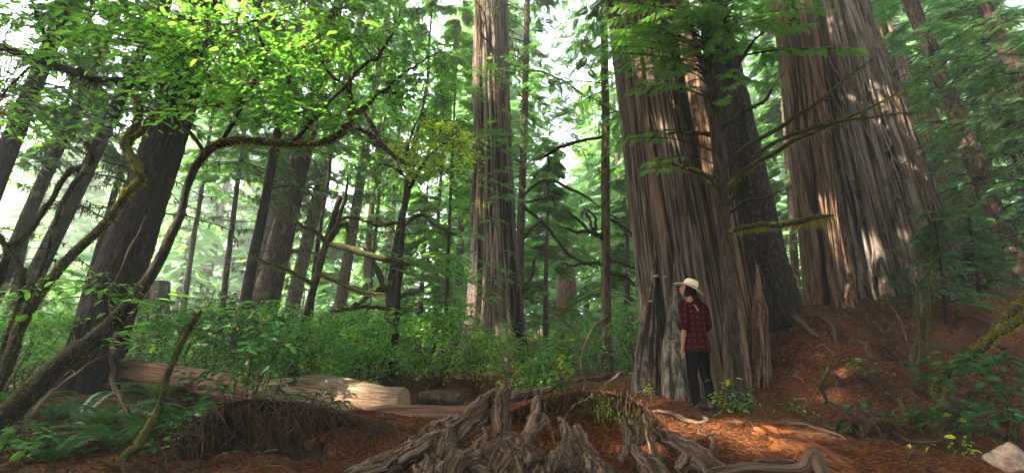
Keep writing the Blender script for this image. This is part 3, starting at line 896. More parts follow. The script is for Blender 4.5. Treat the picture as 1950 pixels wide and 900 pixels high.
t1 = A((204, 600, 84), (322, 235, 66), 7.0, 14)
tree('leaning_hemlock_tree', 'stout dark brown hemlock trunk leaning behind the mossy arching maple', 'tree', t1, 'dark_bark', seed=21, n=150, sides=110, rough=.05, freq=9, sf=3.0, flare=.15, ridge=True,
     crown=dict(zs=(6.0, 13), L0=3.2, L1=1.5, n_limb=30, size=.5, per=14, lod=FLO, wisp=20), needles='fir', dead=dict(zs=(2.6, 5.6), n=9, L=1.6, r=.016))
tree('slim_hemlock_tree', 'slim dark hemlock trunk slanting just beside the stout brown hemlock', 'tree', A((102, 450, 26), (250, 142, 19), 10, 17), 'dark_bark', seed=22, sides=24, n=60, flare=.2, rough=.05,
     crown=dict(zs=(6, 16), L0=2.6, L1=1.2, n_limb=30, size=.5, per=12, lod=FLO, wisp=30), dead=dict(zs=(3, 8), n=16, L=1.5, r=.014, moss='lichen', hang=60))
tree('slim_hemlock_tree', 'second slim dark trunk from the frame edge with hanging lichen', 'tree', A((38, 450, 22), (190, 100, 15), 11, 17), 'dark_bark', seed=23, sides=24, n=60, flare=.2, rough=.05,
     crown=dict(zs=(6, 16), L0=2.6, L1=1.2, n_limb=30, size=.5, per=12, lod=FLO, wisp=30), dead=dict(zs=(3, 8), n=16, L=1.5, r=.014, moss='lichen', hang=60))
tree('dark_hemlock_tree', 'dark trunk cut off by the frame edge beneath the maple leaves', 'tree', A((-4, 330, 32), (54, 190, 27), 9, 15), 'dark_bark', seed=24, sides=24, n=60, flare=.2, rough=.05,
     crown=dict(zs=(6, 14), L0=2.8, L1=1.2, n_limb=24, size=.5, per=12, lod=FLO, wisp=20), dead=dict(zs=(3, 7), n=8, L=1.6, r=.016))
t4 = A((536, 450, 42), (606, 164, 27), 14, 21)
tree('lichen_hemlock_tree', 'brown hemlock with bare dead limbs and shaggy lichen behind the leafy bush', 'tree', t4, 'brown_bark', seed=25, sides=50, n=80, flare=.3, rough=.06, freq=6, sf=1,
     crown=dict(zs=(8, 20), L0=3.4, L1=1.2, n_limb=44, size=.55, per=14, lod=FLO, wisp=40), dead=dict(zs=(2.6, 8), n=46, L=2.0, r=.018, moss='lichen', hang=80))
tree('old_cedar_tree', 'pale hazy old cedar trunk behind the lichen covered brown hemlock', 'tree', A((490, 520, 40), (556, 200, 26), 19, 26), 'cedar_grey', seed=26, sides=50, n=60, flare=.3, rough=.06, freq=5, sf=.3,
     crown=dict(zs=(9, 25), L0=4.2, L1=1.5, n_limb=44, size=.75, per=14, lod=FLO2, wisp=20))
t6 = A((742, 640, 28), (768, 440, 14), 14, 17)
T6 = tree('forked_hemlock_tree', 'dark forked hemlock with level mossy dead limbs in the middle of the clearing', 'tree', t6, 'dark_bark', seed=27, sides=36, n=70, flare=.3, rough=.07, freq=5, sf=1.2, jit=.12,
     crown=dict(zs=(7.5, 16.5), L0=2.6, L1=1, n_limb=26, size=.5, per=12, lod=FLO, wisp=20), dead=dict(zs=(3, 9), n=34, L=1.7, r=.016, moss='lichen', hang=60))
for k, pts in enumerate([
    [(744, 612, 14, 22), (737, 565, 14, 16), (727, 530, 14, 13), (708, 492, 13.9, 9), (690, 470, 13.8, 5)],
    [(742, 590, 14, 10), (700, 584, 13.6, 9), (660, 587, 13.3, 7), (630, 592, 13, 4)],
    [(735, 556, 14, 10), (700, 556, 13.6, 9), (665, 545, 13.3, 8), (640, 531, 13, 4)],
    [(727, 545, 14, 8), (705, 562, 13.6, 9), (685, 575, 13.3, 8), (668, 580, 13, 5)],
    [(756, 566, 14, 9), (780, 558, 13.8, 8), (800, 556, 13.6, 4)],
    [(765, 440, 14, 8), (800, 410, 13.5, 8), (835, 432, 13.2, 8), (880, 452, 13, 4)],
    [(768, 420, 14, 8), (720, 430, 13.6, 7), (680, 415, 13.2, 6), (640, 420, 13, 4)]]):
    P, R = pix([(a, b, c, w * .74) for a, b, c, w in pts], 24, .035, k + 40)
    mossy_path(T6, 'mossy_limb', P, R, 'limb', 'moss_dark', 250, .03, 160, .14)
t5 = A((553, 700, 17), (622, 470, 12), 9.5, 4.95)
T5 = tree('mossy_sapling_tree', 'thin crooked sapling coated in yellow moss rising from the shrubs', 'tree', t5, 'mossy_bark', seed=28, sides=16, n=50, flare=.3, rough=.12, freq=2.5, sf=3, jit=.05)
for k, pts in enumerate([
    [(625, 462, 9.5, 12), (640, 430, 9.4, 9), (655, 385, 9.4, 7), (662, 330, 9.3, 3)],
    [(624, 465, 9.5, 10), (600, 440, 9.4, 8), (570, 425, 9.3, 6), (520, 380, 9.2, 3)],
    [(628, 465, 9.5, 10), (660, 472, 9.3, 12), (692, 482, 9.2, 12), (730, 492, 9.1, 11), (760, 499, 9, 9), (790, 508, 9, 4)],
    [(630, 455, 9.5, 8), (650, 428, 9.4, 10), (662, 428, 9.4, 8), (660, 450, 9.4, 4)],
    [(600, 545, 9.5, 8), (560, 520, 9.3, 7), (510, 500, 9.2, 5), (470, 480, 9.1, 3)],
    [(607, 520, 9.5, 8), (650, 540, 9.3, 7), (690, 556, 9.2, 6), (740, 560, 9.1, 3)]]):
    P, R = pix(pts, 20, .02, k + 60)
    mossy_path(T5, 'mossy_limb', P, R, 'mossy_limb', 'moss_dark' if k in (0, 2) else 'lichen', 350, .022, 320, .15)
# a green hemlock spray lies over the long mossy bough
fo, lm = MB(), MB()
for k in range(16):
    p = at(rng.uniform(740, 860), rng.uniform(475, 520), rng.uniform(8.9, 9.6))
    P = limb_path(p, rng.uniform(-.5, .3), .7, 0, .25, 6, .1, k); tube(lm, P, np.linspace(.006, .002, 6), 4, cap=False)
    a, b, c, d = sprays_on(P, .1, 10, .32); stamp(fo, FMID[0], FMID[1], orient(b, c), a, d)
crown_of(T5, lm, fo, 'fir_bright', 'crown')

t8 = A((990, 490, 16), (1003, 60, 11), 15, 21)
T8 = tree('bare_hemlock_tree', 'thin straight hemlock with bare curving mossy limbs close behind the tall cedar', 'tree', t8, 'brown_bark', seed=29, sides=24, n=70, flare=.2, rough=.06,
     crown=dict(zs=(11, 20), L0=2.8, L1=1, n_limb=26, size=.5, per=12, lod=FLO, wisp=20), dead=dict(zs=(8, 15), n=26, L=2.0, r=.02, moss='lichen', hang=50))
for k, pts in enumerate([
    [(996, 372, 15, 9), (1012, 358, 14.9, 8), (1030, 345, 14.8, 8), (1060, 348, 14.6, 8), (1095, 362, 14.4, 7), (1120, 376, 14.3, 5), (1145, 396, 14.2, 3)],
    [(996, 384, 15, 7), (1025, 380, 14.8, 6), (1052, 373, 14.6, 4)],
    [(998, 395, 15, 10), (1020, 412, 14.9, 10), (1040, 428, 14.8, 9), (1060, 456, 14.6, 8), (1082, 484, 14.5, 8), (1110, 500, 14.3, 7), (1150, 512, 14.1, 4)],
    [(994, 460, 15, 9), (1005, 444, 14.9, 9), (1018, 430, 14.8, 8), (1034, 412, 14.7, 4)],
    [(992, 556, 15, 10), (1005, 548, 14.9, 9), (1014, 520, 14.8, 8), (1021, 478, 14.8, 4)],
    [(1040, 346, 14.8, 7), (1052, 375, 14.7, 5), (1062, 395, 14.7, 3)],
    [(1000, 130, 15, 6), (1040, 140, 14.7, 6), (1090, 165, 14.4, 5), (1120, 190, 14.2, 3)]]):
    P, R = pix([(a, b, c, w * .74) for a, b, c, w in pts], 24, .035, k + 80)
    mossy_path(T8, 'mossy_limb', P, R, 'limb', 'moss_dark', 260, .028, 130, .10)
t9 = A((1156, 600, 18), (1151, 60, 14), 12, 19)
T9 = tree('reddish_hemlock_tree', 'slender reddish brown hemlock standing straight in front of the wooden stairs', 'tree', t9, 'red_bark', seed=30, sides=30, n=80, flare=.35, rough=.06, freq=6, sf=2,
     crown=dict(zs=(8.5, 18), L0=2.6, L1=1, n_limb=28, size=.45, per=14, lod=FMID, wisp=12), needles='fir_bright', dead=dict(zs=(5, 9.5), n=14, L=1.3, r=.016))
for k, pts in enumerate([
    [(1148, 458, 12, 8), (1125, 443, 11.8, 8), (1095, 440, 11.6, 7), (1062, 430, 11.5, 4)],
    [(1140, 452, 11.9, 7), (1126, 425, 11.8, 6), (1113, 398, 11.8, 3)],
    [(1128, 446, 11.8, 6), (1108, 425, 11.7, 6), (1082, 402, 11.6, 3)],
    [(1132, 450, 11.9, 6), (1133, 418, 11.8, 6), (1116, 395, 11.8, 3)],
    [(1163, 496, 12, 8), (1185, 502, 11.8, 7), (1226, 516, 11.5, 4)],
    [(1163, 418, 12, 8), (1190, 435, 11.8, 8), (1212, 458, 11.6, 3)],
    [(1163, 520, 12, 7), (1190, 526, 11.8, 6), (1212, 545, 11.6, 3)],
    [(1150, 505, 12, 7), (1120, 500, 11.8, 7), (1090, 506, 11.6, 5), (1070, 500, 11.5, 3)],
    [(1152, 260, 12, 7), (1105, 268, 11.7, 8), (1060, 285, 11.5, 9), (1015, 310, 11.2, 5)]]):
    P, R = pix([(a, b, c, w * .74) for a, b, c, w in pts], 24, .035, k + 100)
    mossy_path(T9, 'mossy_limb', P, R, 'limb', 'moss_dark' if k < 8 else 'moss', 260, .028, 150, .12)
# bright drooping sprays between the tall cedar and this one
fo, lm = MB(), MB()
for (cx, cy, rx, ry, n) in ((1080, 215, 70, 60, 26), (1030, 275, 50, 40, 16), (1180, 200, 40, 70, 14), (1110, 60, 60, 60, 20), (1060, 120, 50, 50, 14)):
    for k in range(n):
        p = at(cx + rng.normal(0, .5) * rx, cy + rng.normal(0, .5) * ry, rng.uniform(10.8, 12.2))
        P = limb_path(p, rng.uniform(2.6, 6.6), rng.uniform(.5, 1.0), -.05, .3, 6, .1, k); tube(lm, P, np.linspace(.007, .002, 6), 4, cap=False)
        a, b, c, d = sprays_on(P, .1, 10, .36); stamp(fo, FMID[0], FMID[1], orient(b, c), a, d)
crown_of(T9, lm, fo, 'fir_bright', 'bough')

# broken stub of an old trunk
a10 = A((1077, 590, 38), (1074, 480, 30), 21, 7.4)
s10 = thing('broken_snag', 'broken reddish brown snag with a ragged top far behind the clearing', 'snag', a10.base)
trunk(a10, 40, 60, .10, 5, .4, .5, .8, 5, 4, .05).build('trunk', M['red_bark'], s10)

# hazy trunks in the middle distance
for nm, lab, ax, bark, needles, n_l, dead_n in (
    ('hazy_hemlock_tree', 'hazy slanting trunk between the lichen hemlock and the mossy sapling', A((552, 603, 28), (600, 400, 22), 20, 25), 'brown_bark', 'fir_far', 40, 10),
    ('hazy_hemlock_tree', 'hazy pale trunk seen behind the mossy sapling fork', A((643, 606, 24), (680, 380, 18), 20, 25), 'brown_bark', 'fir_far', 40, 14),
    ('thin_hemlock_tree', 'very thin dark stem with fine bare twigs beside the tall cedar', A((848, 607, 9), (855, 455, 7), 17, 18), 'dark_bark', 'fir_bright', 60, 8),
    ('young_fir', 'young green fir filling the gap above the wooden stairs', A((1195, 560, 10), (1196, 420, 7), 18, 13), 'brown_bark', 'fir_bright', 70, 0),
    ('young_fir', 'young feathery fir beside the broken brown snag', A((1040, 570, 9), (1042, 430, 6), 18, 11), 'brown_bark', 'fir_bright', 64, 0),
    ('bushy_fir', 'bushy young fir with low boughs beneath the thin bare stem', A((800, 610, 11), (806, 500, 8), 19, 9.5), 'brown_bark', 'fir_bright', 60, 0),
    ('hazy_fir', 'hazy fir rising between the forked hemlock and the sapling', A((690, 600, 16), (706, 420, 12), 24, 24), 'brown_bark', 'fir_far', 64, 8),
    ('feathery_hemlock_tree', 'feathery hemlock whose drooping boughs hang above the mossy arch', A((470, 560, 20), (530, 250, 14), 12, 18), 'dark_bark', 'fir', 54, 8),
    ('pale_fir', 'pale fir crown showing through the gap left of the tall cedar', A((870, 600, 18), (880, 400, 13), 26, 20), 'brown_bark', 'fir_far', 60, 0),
    ('lit_cedar_tree', 'pinkish sunlit cedar base glowing beyond the massive grey cedar', A((1850, 430, 62), (1795, 310, 52), 15, 24), 'cedar_warm', 'fir', 30, 0),
    ('reddish_fir', 'reddish fir trunk leaning with one sunlit side beyond the massive cedar', A((1895, 409, 30), (1752, 51, 24), 11, 19), 'red_bark', 'fir_dark', 50, 12),
    ('dark_fir', 'dark narrow fir trunk right next to the reddish leaning fir', A((1844, 276, 22), (1787, 128, 19), 13, 20), 'dark_bark', 'fir_dark', 50, 12),
    ('corner_fir', 'thicker dark trunk leaning in the upper corner of the wood', A((1941, 153, 24), (1890, 41, 21), 10, 18), 'brown_bark', 'fir_dark', 40, 8),
    ('thin_fir_tree', 'thinnest dark pole slanting under the upper corner trunk', A((1950, 220, 14), (1885, 66, 11), 11, 17), 'dark_bark', 'fir_dark', 40, 8),
    ('edge_fir', 'low boughed fir at the frame edge above the mossy arching branch', A((1990, 450, 26), (1930, 260, 22), 12, 16), 'dark_bark', 'fir_dark', 60, 8),
    ('gap_fir', 'green fir glimpsed through the gap between spruce and massive cedar', A((1512, 480, 14), (1500, 300, 11), 17, 18), 'brown_bark', 'fir', 64, 0),
    ('hanging_hemlock_tree', 'hemlock with boughs hanging beyond the furrowed cedar flank', A((1760, 380, 14), (1715, 180, 11), 14, 18), 'dark_bark', 'fir', 60, 6),
):
    top = ax.top; zb = ax.base[2]; low = nm in ('young_fir', 'bushy_fir', 'edge_fir', 'corner_fir', 'thin_fir_tree', 'hanging_hemlock_tree', 'gap_fir', 'dark_fir', 'reddish_fir')
    near = ax.p1[1] < 16
    tree(nm, lab, 'tree', ax, bark, seed=int(ax.p1[0] * 13) % 89 + 100, sides=24 if near else 16, n=50, flare=.25, rough=.06, freq=5, sf=1.0,
         crown=dict(zs=(zb + (1.4 if low else 4.5 if n_l > 45 else 7), top - .3), L0=2.6 if low else 3.2, L1=.5, n_limb=n_l, size=.42 if near else .62, per=18 if near else 14, lod=FLO if not near else FMID, wisp=0 if low else 14),
         needles=needles, dead=dict(zs=(zb + 1.5, zb + 7), n=dead_n * 2, L=1.6, r=.012, moss='lichen', hang=30) if dead_n else None)

for lab, a, b, Y, nl in (('green fir screen tree with wide low boughs behind the reddish leaning fir', (1700, 500, 12), (1668, 200, 9), 16, 80),
                         ('drooping green fir filling the corner behind the dark narrow fir', (1905, 420, 12), (1836, 100, 9), 15, 84),
                         ('slender green fir whose boughs brush the edge of the view', (2000, 420, 10), (1905, 60, 8), 13, 80)):
    ax = A(a, b, Y, 21); zb = ax.base[2]
    tree('green_fir', lab, 'tree', ax, 'dark_bark', seed=int(a[0]), sides=16, n=40, flare=.2, crown=dict(zs=(zb + 2, 20.7), L0=3.0, L1=.6, n_limb=nl, size=.40, per=20, lod=FMID), needles='fir')

axh = A((2110, 470, 22), (2030, 100, 18), 8.6, 14)
tree('hanging_fir', 'fir at the very frame edge with thin boughs hanging across the massive cedar flank', 'tree', axh, 'dark_bark', seed=61, sides=16, n=40, flare=.2,
     crown=[dict(zs=(3.6, 9.5), L0=4.2, L1=3.4, n_limb=34, size=.30, per=16, lod=FMID, azr=(2.3, 4.0), limb_r=.012, rise=.25, droop=.5)], needles='fir', dead=dict(zs=(3, 8), n=14, L=3.2, r=.010, azr=(2.5, 3.8), moss='lichen', hang=20))

for lab, a, b, Y, tp in (('young dark hemlock growing tight against the shaded flank of the massive cedar', (1800, 590, 6), (1782, 430, 4), 8.5, 4.4), ('feathery hemlock seedling on the bank beyond the massive cedar base', (1870, 590, 6), (1850, 440, 4), 9.0, 4.3)):
    ax = Axis(a, b, Y, tp); zb = ax.base[2]
    tree('hemlock_seedling_tree', lab, 'tree', ax, 'dark_bark', seed=int(a[0]), sides=10, n=24, flare=.2, crown=dict(zs=(zb + .25, tp - .05), L0=.95, L1=.25, n_limb=40, size=.2, per=12, lod=FMID, limb_r=.008), needles='fir_dark')

for lab, a, b, Y, tp, nd_ in (
    ('thin dark pole tree with bare twigs right behind the pale hazy old cedar', (420, 600, 12), (446, 400, 9), 17, 17, 14),
    ('thin slanting pole tree in pale mist beyond the two split stumps', (350, 600, 11), (378, 400, 8), 19, 18, 12),
    ('thin pole tree in mist between the sapling and the forked dark hemlock', (590, 600, 11), (614, 420, 8), 16, 16, 16),
    ('thin twiggy pole tree standing in the white gap beside the tall cedar', (828, 600, 9), (836, 420, 7), 20, 17, 14),
    ('twiggy slanting pole tree next to the second slim dark hemlock', (20, 580, 12), (74, 380, 9), 13, 15, 14),
    ('twiggy pole tree partly behind the stout leaning hemlock', (168, 560, 13), (232, 330, 10), 12, 15, 14),
    ('faint pole tree far behind the yellow leaved maple', (700, 600, 9), (716, 420, 7), 23, 19, 12)):
    ax = Axis(a, b, Y, tp); zb = ax.base[2]
    tree('pole_tree', lab, 'tree', ax, 'dark_bark', seed=int(a[0]) % 91 + 7, sides=14, n=50, flare=.2, rough=.06, freq=4, sf=1, jit=.06,
         crown=dict(zs=(zb + 7, tp - .3), L0=2.0, L1=.5, n_limb=34, size=.4, per=12, lod=FLO, wisp=14), needles='fir_bright', dead=dict(zs=(zb + 1.2, zb + 8), n=nd_, L=1.5, r=.011, moss='lichen', hang=50, forks=5))

# grey stumps of old cedars behind the leaning hemlock
for (a, b, Y, top, lab) in (((263, 600, 34), (267, 555, 30), 15, 4.2, 'grey split stump paler than its neighbour behind the leaning hemlock'), ((300, 600, 40), (304, 555, 34), 16, 4.5, 'brown broad stump beside the pale split stump')):
    ax = Axis(a, b, Y, top); r_ = thing('old_stump', lab, 'stump', ax.base)
    trunk(ax, 30, 60, .10, 5, .3, .3, .5, 5, int(a[0]), .02).build('trunk', M['cedar_grey' if a[0] < 280 else 'brown_bark'], r_)

# ------------------------------------------------------------------ the far wood, one mass
fo, lm = MB(), MB()
def far_tree(x, y, h, r, nsp, size):
    z = gz(x, y)
    P = np.stack([np.full(8, x) + rng.normal(0, .04, 8), np.full(8, y), np.linspace(z - .3, z + h, 8)], -1)
    tube(lm, P, np.linspace(r, .04, 8), 8)
    k = rng.random(nsp) ** .8; zz = z + h * (.12 + .87 * k); L = (1 - k * .75) * h * .15 + .6
    a = rng.uniform(0, 2 * np.pi, nsp); rr = L * np.sqrt(rng.random(nsp))
    d = np.stack([np.cos(a), np.sin(a), -.25 - .3 * rng.random(nsp)], -1)
    p = np.stack([x + rr * np.cos(a), y + rr * np.sin(a), zz - .25 * rr], -1)
    stamp(fo, FLO2[0], FLO2[1], orient(d, np.array([0, 0, 1.]) + rng.normal(0, .3, (nsp, 3))), p, size * rng.uniform(.6, 1.3, nsp))
for k in range(135):
    y = rng.uniform(27, 75); px = rng.uniform(-150, 2100)
    x = (px - 975) / F * y * 1.02
    gap = (px > 770 and px < 885) or (px > 1000 and px < 1140)
    h = rng.uniform(8, 14) if gap else rng.uniform(15, 30)
    if px > 1400: h *= 1.3
    if 540 < px < 890 and rng.random() < .7: h = rng.uniform(5, 13)
    if 250 < px < 540 and rng.random() < .5: h = rng.uniform(6, 14)
    far_tree(x, y, h, rng.uniform(.12, .45), int(h * 20), 1.25)
for k in range(110):
    y = rng.uniform(20, 40); px = rng.uniform(-150, 2100); x = (px - 975) / F * y * 1.02
    far_tree(x, y, rng.uniform(1.5, 6), .05, 90, .8)
o = MB(); 
for A_, mi in ((lm, 0), (fo, 1)):
    for v, ff, uv in zip(A_.v, A_.f, A_.uv):
        o.v.append(v); o.f.append(ff + o.n); o.m.append(mi); o.uv.append(uv)
    o.n += A_.n
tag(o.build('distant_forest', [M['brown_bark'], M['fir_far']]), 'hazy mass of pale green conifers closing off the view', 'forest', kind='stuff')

# ------------------------------------------------------------------ vine maples arching over the view
def leaf_spray(lf, tw, h, c, n, size, tmpl=LEAF, sag=.12, seed=0, flat=.24, r0=.005):
    """a thin twig from h through c, with leaves alternating along its outer part"""
    d = c - h; L = np.linalg.norm(d) + 1e-6
    e = c + unit(d * np.array([1, 1, .2]) + rng.normal(0, .4, 3) * L) * rng.uniform(.15, .4)
    P = spline([h, h + d * .45 + np.array([0, 0, .1 * L]), c, e - np.array([0, 0, sag])], 22, .015, seed)
    tube(tw, P, np.linspace(r0, .0012, 22), 4, cap=False)
    k = np.linspace(.35, 1, n) * 20.9; i = k.astype(int); f = (k - i)[:, None]
    p = P[i] * (1 - f) + P[i + 1] * f; T = unit(P[i + 1] - P[i]); S = unit(np.cross(T, [0, 0, 1.]))
    sg = np.where(np.arange(n) % 2 == 0, 1, -1)[:, None]
    dd = unit(T * .5 + S * sg + rng.normal(0, .3, (n, 3)) - np.array([0, 0, .25]))
    p = p + dd * .02 + rng.normal(0, .012, (n, 3))
    up = unit(np.array([0, 0, 1.]) + rng.normal(0, flat, (n, 3)))
    s_ = size * rng.uniform(.45, 1.35, n) * (rng.uniform(.75, 1.2))
    stamp(lf, tmpl[0], tmpl[1], orient(dd, up), p, s_)


def leafy(root, zones, limbs, matn, size, nleaf, name='crown', tw_name='twig', twm='twig', reach=1.4):
    lf, tw = MB(), MB()
    H = np.concatenate(limbs)
    for (cx, cy, rx, ry, Y0, Y1, n) in zones:
        for k in range(n):
            a = rng.uniform(0, 2 * np.pi); r = math.sqrt(rng.random())
            c = at(cx + rx * r * math.cos(a), cy + ry * r * math.sin(a), rng.uniform(Y0, Y1))
            if cy > 260 and sunlit(c[None], 1.0)[0] or (cy <= 260 and sunlit(c[None], 1.0, True)[0]): continue
            dist = np.linalg.norm(H - c, axis=1); h = H[np.argmin(dist + rng.random(len(H)) * .3)]
            if np.linalg.norm(h - c) > reach: h = c + unit(h - c) * reach * rng.uniform(.6, 1)
            leaf_spray(lf, tw, h, c, nleaf, size, seed=k)
    if tw.n: tw.build(tw_name, M[twm], root)
    return lf.build(name, M[matn], root)


b1 = np.array([at(20, 800, 4.6)[0], 4.6, 0]); b1[2] = gz(b1[0], b1[1])
V1 = thing('vine_maple_tree', 'mossy vine maple arching from the floor to a level bough across the clearing', 'tree', b1)
stem1 = [(-60, 850, 4.4, 60), (0, 802, 4.5, 56), (60, 745, 4.6, 54), (120, 690, 4.7, 48), (190, 640, 4.8, 42), (250, 575, 4.9, 34), (305, 490, 5.0, 27), (340, 420, 5.05, 22), (358, 350, 5.1, 20), (390, 290, 5.1, 20), (430, 270, 5.1, 22), (490, 268, 5.05, 20), (560, 274, 5.0, 17), (630, 266, 4.95, 18), (665, 235, 4.9, 15), (700, 200, 4.85, 11), (725, 178, 4.8, 8), (760, 176, 4.75, 5), (790, 168, 4.7, 3)]
P1, R1 = pix([(a, b, c, w * .68) for a, b, c, w in stem1], 110, .012, 3)
mossy_path(V1, 'stem', P1, R1, 'limb', 'moss_dark', 2600, .016, 260, .07, 14)
ms = MB(); fuzz(ms, P1[52:92], R1[52:92], 4200, .022, .0045); fuzz(ms, P1[4:34], R1[4:34], 2600, .022, .0045, 0, 3)
i = rng.integers(62, 88, 420); strands(ms, P1[i] - np.array([0, 0, .5]) * R1[i][:, None] + rng.normal(0, .01, (420, 3)), rng.uniform(.02, .09, 420), .005)
ms.build('moss', M['moss'], V1)
limbs1 = [P1[40:]]
for k, (pts, n) in enumerate([
    ([(650, 258, 4.95, 14), (668, 215, 4.9, 13), (668, 165, 4.85, 9), (664, 130, 4.8, 5)], 500),
    ([(665, 235, 4.9, 6), (720, 270, 4.8, 6), (700, 250, 4.7, 6), (745, 300, 4.6, 5), (780, 315, 4.5, 3)], 120),
    ([(690, 205, 4.85, 6), (712, 245, 4.8, 7), (735, 285, 4.7, 6), (770, 310, 4.6, 4), (790, 315, 4.5, 2)], 160),
    ([(560, 270, 5, 7), (620, 200, 4.7, 6), (690, 125, 4.4, 6), (720, 110, 4.3, 6), (740, 75, 4.2, 5), (762, 45, 4.1, 3)], 60),
    ([(430, 268, 5.1, 8), (470, 180, 4.8, 7), (500, 110, 4.5, 6), (490, 40, 4.2, 4), (510, -30, 4, 3)], 60),
    ([(390, 290, 5.1, 8), (330, 200, 4.8, 7), (360, 120, 4.5, 6), (420, 60, 4.2, 4), (560, 20, 4, 3)], 60),
    ([(665, 170, 4.85, 6), (620, 130, 4.6, 6), (600, 80, 4.3, 5), (640, 20, 4, 3)], 60),
    ([(725, 178, 4.8, 6), (760, 145, 4.7, 5), (800, 120, 4.6, 4), (850, 90, 4.5, 2)], 30)]):
    P, R = pix(pts, 30, .02, k + 5); limbs1.append(P)
    mossy_path(V1, 'branch', P, R, 'limb', 'moss_dark', n, .014, n // 4, .04, 7)
leafy(V1, [(480, 90, 210, 100, 3.3, 5.4, 185), (400, 165, 150, 80, 3.5, 5.4, 95), (590, 130, 110, 95, 3.5, 5.4, 100), (340, 40, 110, 60, 3.2, 4.6, 50), (560, 215, 110, 40, 4, 5.2, 22), (745, 60, 60, 70, 3.9, 4.6, 20),
           (830, 110, 50, 50, 4.0, 4.6, 12), (730, 165, 60, 40, 4.2, 4.9, 14), (660, 40, 70, 50, 3.6, 4.6, 26), (770, 200, 60, 30, 4.2, 4.8, 8)], limbs1, 'maple', .074, 14)

b2 = np.array([at(-20, 760, 5.2)[0], 5.2, 0]); b2[2] = gz(b2[0], b2[1])
V2 = thing('gnarled_maple_tree', 'gnarled mossy maple with a crooked kinked stem and sprays of green leaves', 'tree', b2)
limbs2 = []
for k, (pts, n, hang, mm) in enumerate([
    ([(-70, 820, 5.2, 34), (0, 722, 5.25, 32), (46, 609, 5.3, 30), (87, 545, 5.3, 26), (140, 482, 5.35, 24), (200, 425, 5.4, 22), (245, 365, 5.4, 22), (268, 340, 5.4, 24), (250, 300, 5.4, 20), (240, 272, 5.4, 26), (262, 235, 5.4, 22), (265, 200, 5.4, 20), (257, 182, 5.4, 12), (246, 172, 5.35, 8)], 2600, 300, 'moss'),
    ([(242, 275, 5.4, 18), (270, 250, 5.35, 14), (290, 222, 5.3, 16), (330, 203, 5.25, 20), (380, 198, 5.2, 18), (425, 201, 5.15, 14), (450, 205, 5.1, 10), (470, 170, 5.0, 8), (500, 140, 4.9, 5)], 1600, 300, 'moss'),
    ([(-60, 640, 5.3, 24), (0, 520, 5.3, 22), (20, 470, 5.3, 18), (60, 440, 5.3, 14), (90, 390, 5.3, 13), (130, 330, 5.3, 14), (165, 315, 5.25, 14), (175, 290, 5.2, 8), (160, 270, 5.2, 5)], 1300, 300, 'moss_dark'),
    ([(-40, 400, 5.2, 20), (0, 455, 5.2, 16), (30, 490, 5.2, 15), (42, 530, 5.25, 15), (40, 570, 5.3, 14), (10, 650, 5.3, 16), (-20, 740, 5.25, 18)], 900, 120, 'moss_dark'),
    ([(170, 320, 5.25, 14), (120, 380, 5.2, 12), (100, 450, 5.2, 10), (60, 560, 5.2, 10), (30, 640, 5.2, 10), (0, 700, 5.2, 12)], 700, 200, 'lichen'),
    ([(-30, 80, 4.6, 18), (40, 105, 4.7, 20), (110, 125, 4.8, 20), (180, 148, 4.9, 19), (250, 155, 5.0, 18), (310, 162, 5.1, 14), (370, 150, 5.0, 9), (430, 140, 4.9, 5)], 700, 420, 'moss_dark'),
    ([(85, 112, 4.75, 8), (90, 70, 4.6, 9), (65, 20, 4.4, 7), (60, -30, 4.3, 5)], 120, 20, 'moss_dark'),
    ([(110, 115, 4.75, 7), (60, 130, 4.6, 7), (20, 165, 4.5, 6), (0, 190, 4.4, 5), (-40, 210, 4.3, 4)], 120, 20, 'moss_dark'),
    ([(180, 10, 4.5, 8), (220, 40, 4.7, 12), (280, 60, 4.8, 10), (340, 70, 4.9, 8), (400, 60, 4.9, 5)], 300, 100, 'moss_dark'),
    ([(-30, 220, 4.8, 14), (0, 216, 4.8, 13), (18, 218, 4.8, 9)], 200, 20, 'moss')]):
    P, R = pix([(a, b, c, w * .66) for a, b, c, w in pts], 60 if len(pts) > 7 else 30, .015, k + 15); limbs2.append(P)
    mossy_path(V2, 'stem' if k in (0, 2) else 'branch', P, R, 'limb' if mm != 'moss' else 'mossy_limb', mm, int(n * (1.6 if mm == 'moss' else 1)), .028, hang, .10 if k != 5 else .16, 12)
leafy(V2, [(60, 60, 120, 70, 3.2, 4.8, 54), (110, 215, 130, 60, 3.6, 5.2, 56), (40, 190, 60, 60, 3.4, 4.6, 22), (170, 60, 80, 60, 3.4, 4.8, 24), (240, 170, 60, 60, 4.2, 5.2, 12), (60, 270, 70, 30, 4, 5, 14), (220, 40, 60, 40, 2.9, 3.6, 12),
           (150, 130, 70, 40, 3.6, 4.8, 12)], limbs2, 'maple', .074, 13)

# maple with autumn yellow leaves standing further back
axy = Axis((764, 470, 10), (776, 320, 7), 9.2, 5.4)
V3 = thing('yellow_maple_tree', 'small maple with yellow green autumn leaves next to the tall cedar', 'tree', axy.base)
trunk(axy, 40, 10, .08, 3, 2, .3, .2, 3, 3, .08).build('trunk', M['limb'], V3)
lp = []
for k, pts in enumerate([[(782, 360, 9.2, 6), (800, 320, 9.1, 5), (830, 285, 9, 4), (870, 260, 8.9, 2)], [(776, 330, 9.2, 6), (760, 290, 9.1, 5), (720, 260, 9, 3), (700, 230, 9, 2)], [(780, 345, 9.2, 5), (750, 320, 9.1, 4), (720, 310, 9, 2)], [(772, 300, 9.2, 6), (790, 240, 9.1, 4), (820, 200, 9, 2)]]):
    P, R = pix(pts, 16, .02, k + 33); mb = MB(); tube(mb, P, R, 6); mb.build('branch', M['limb'], V3); lp.append(P)
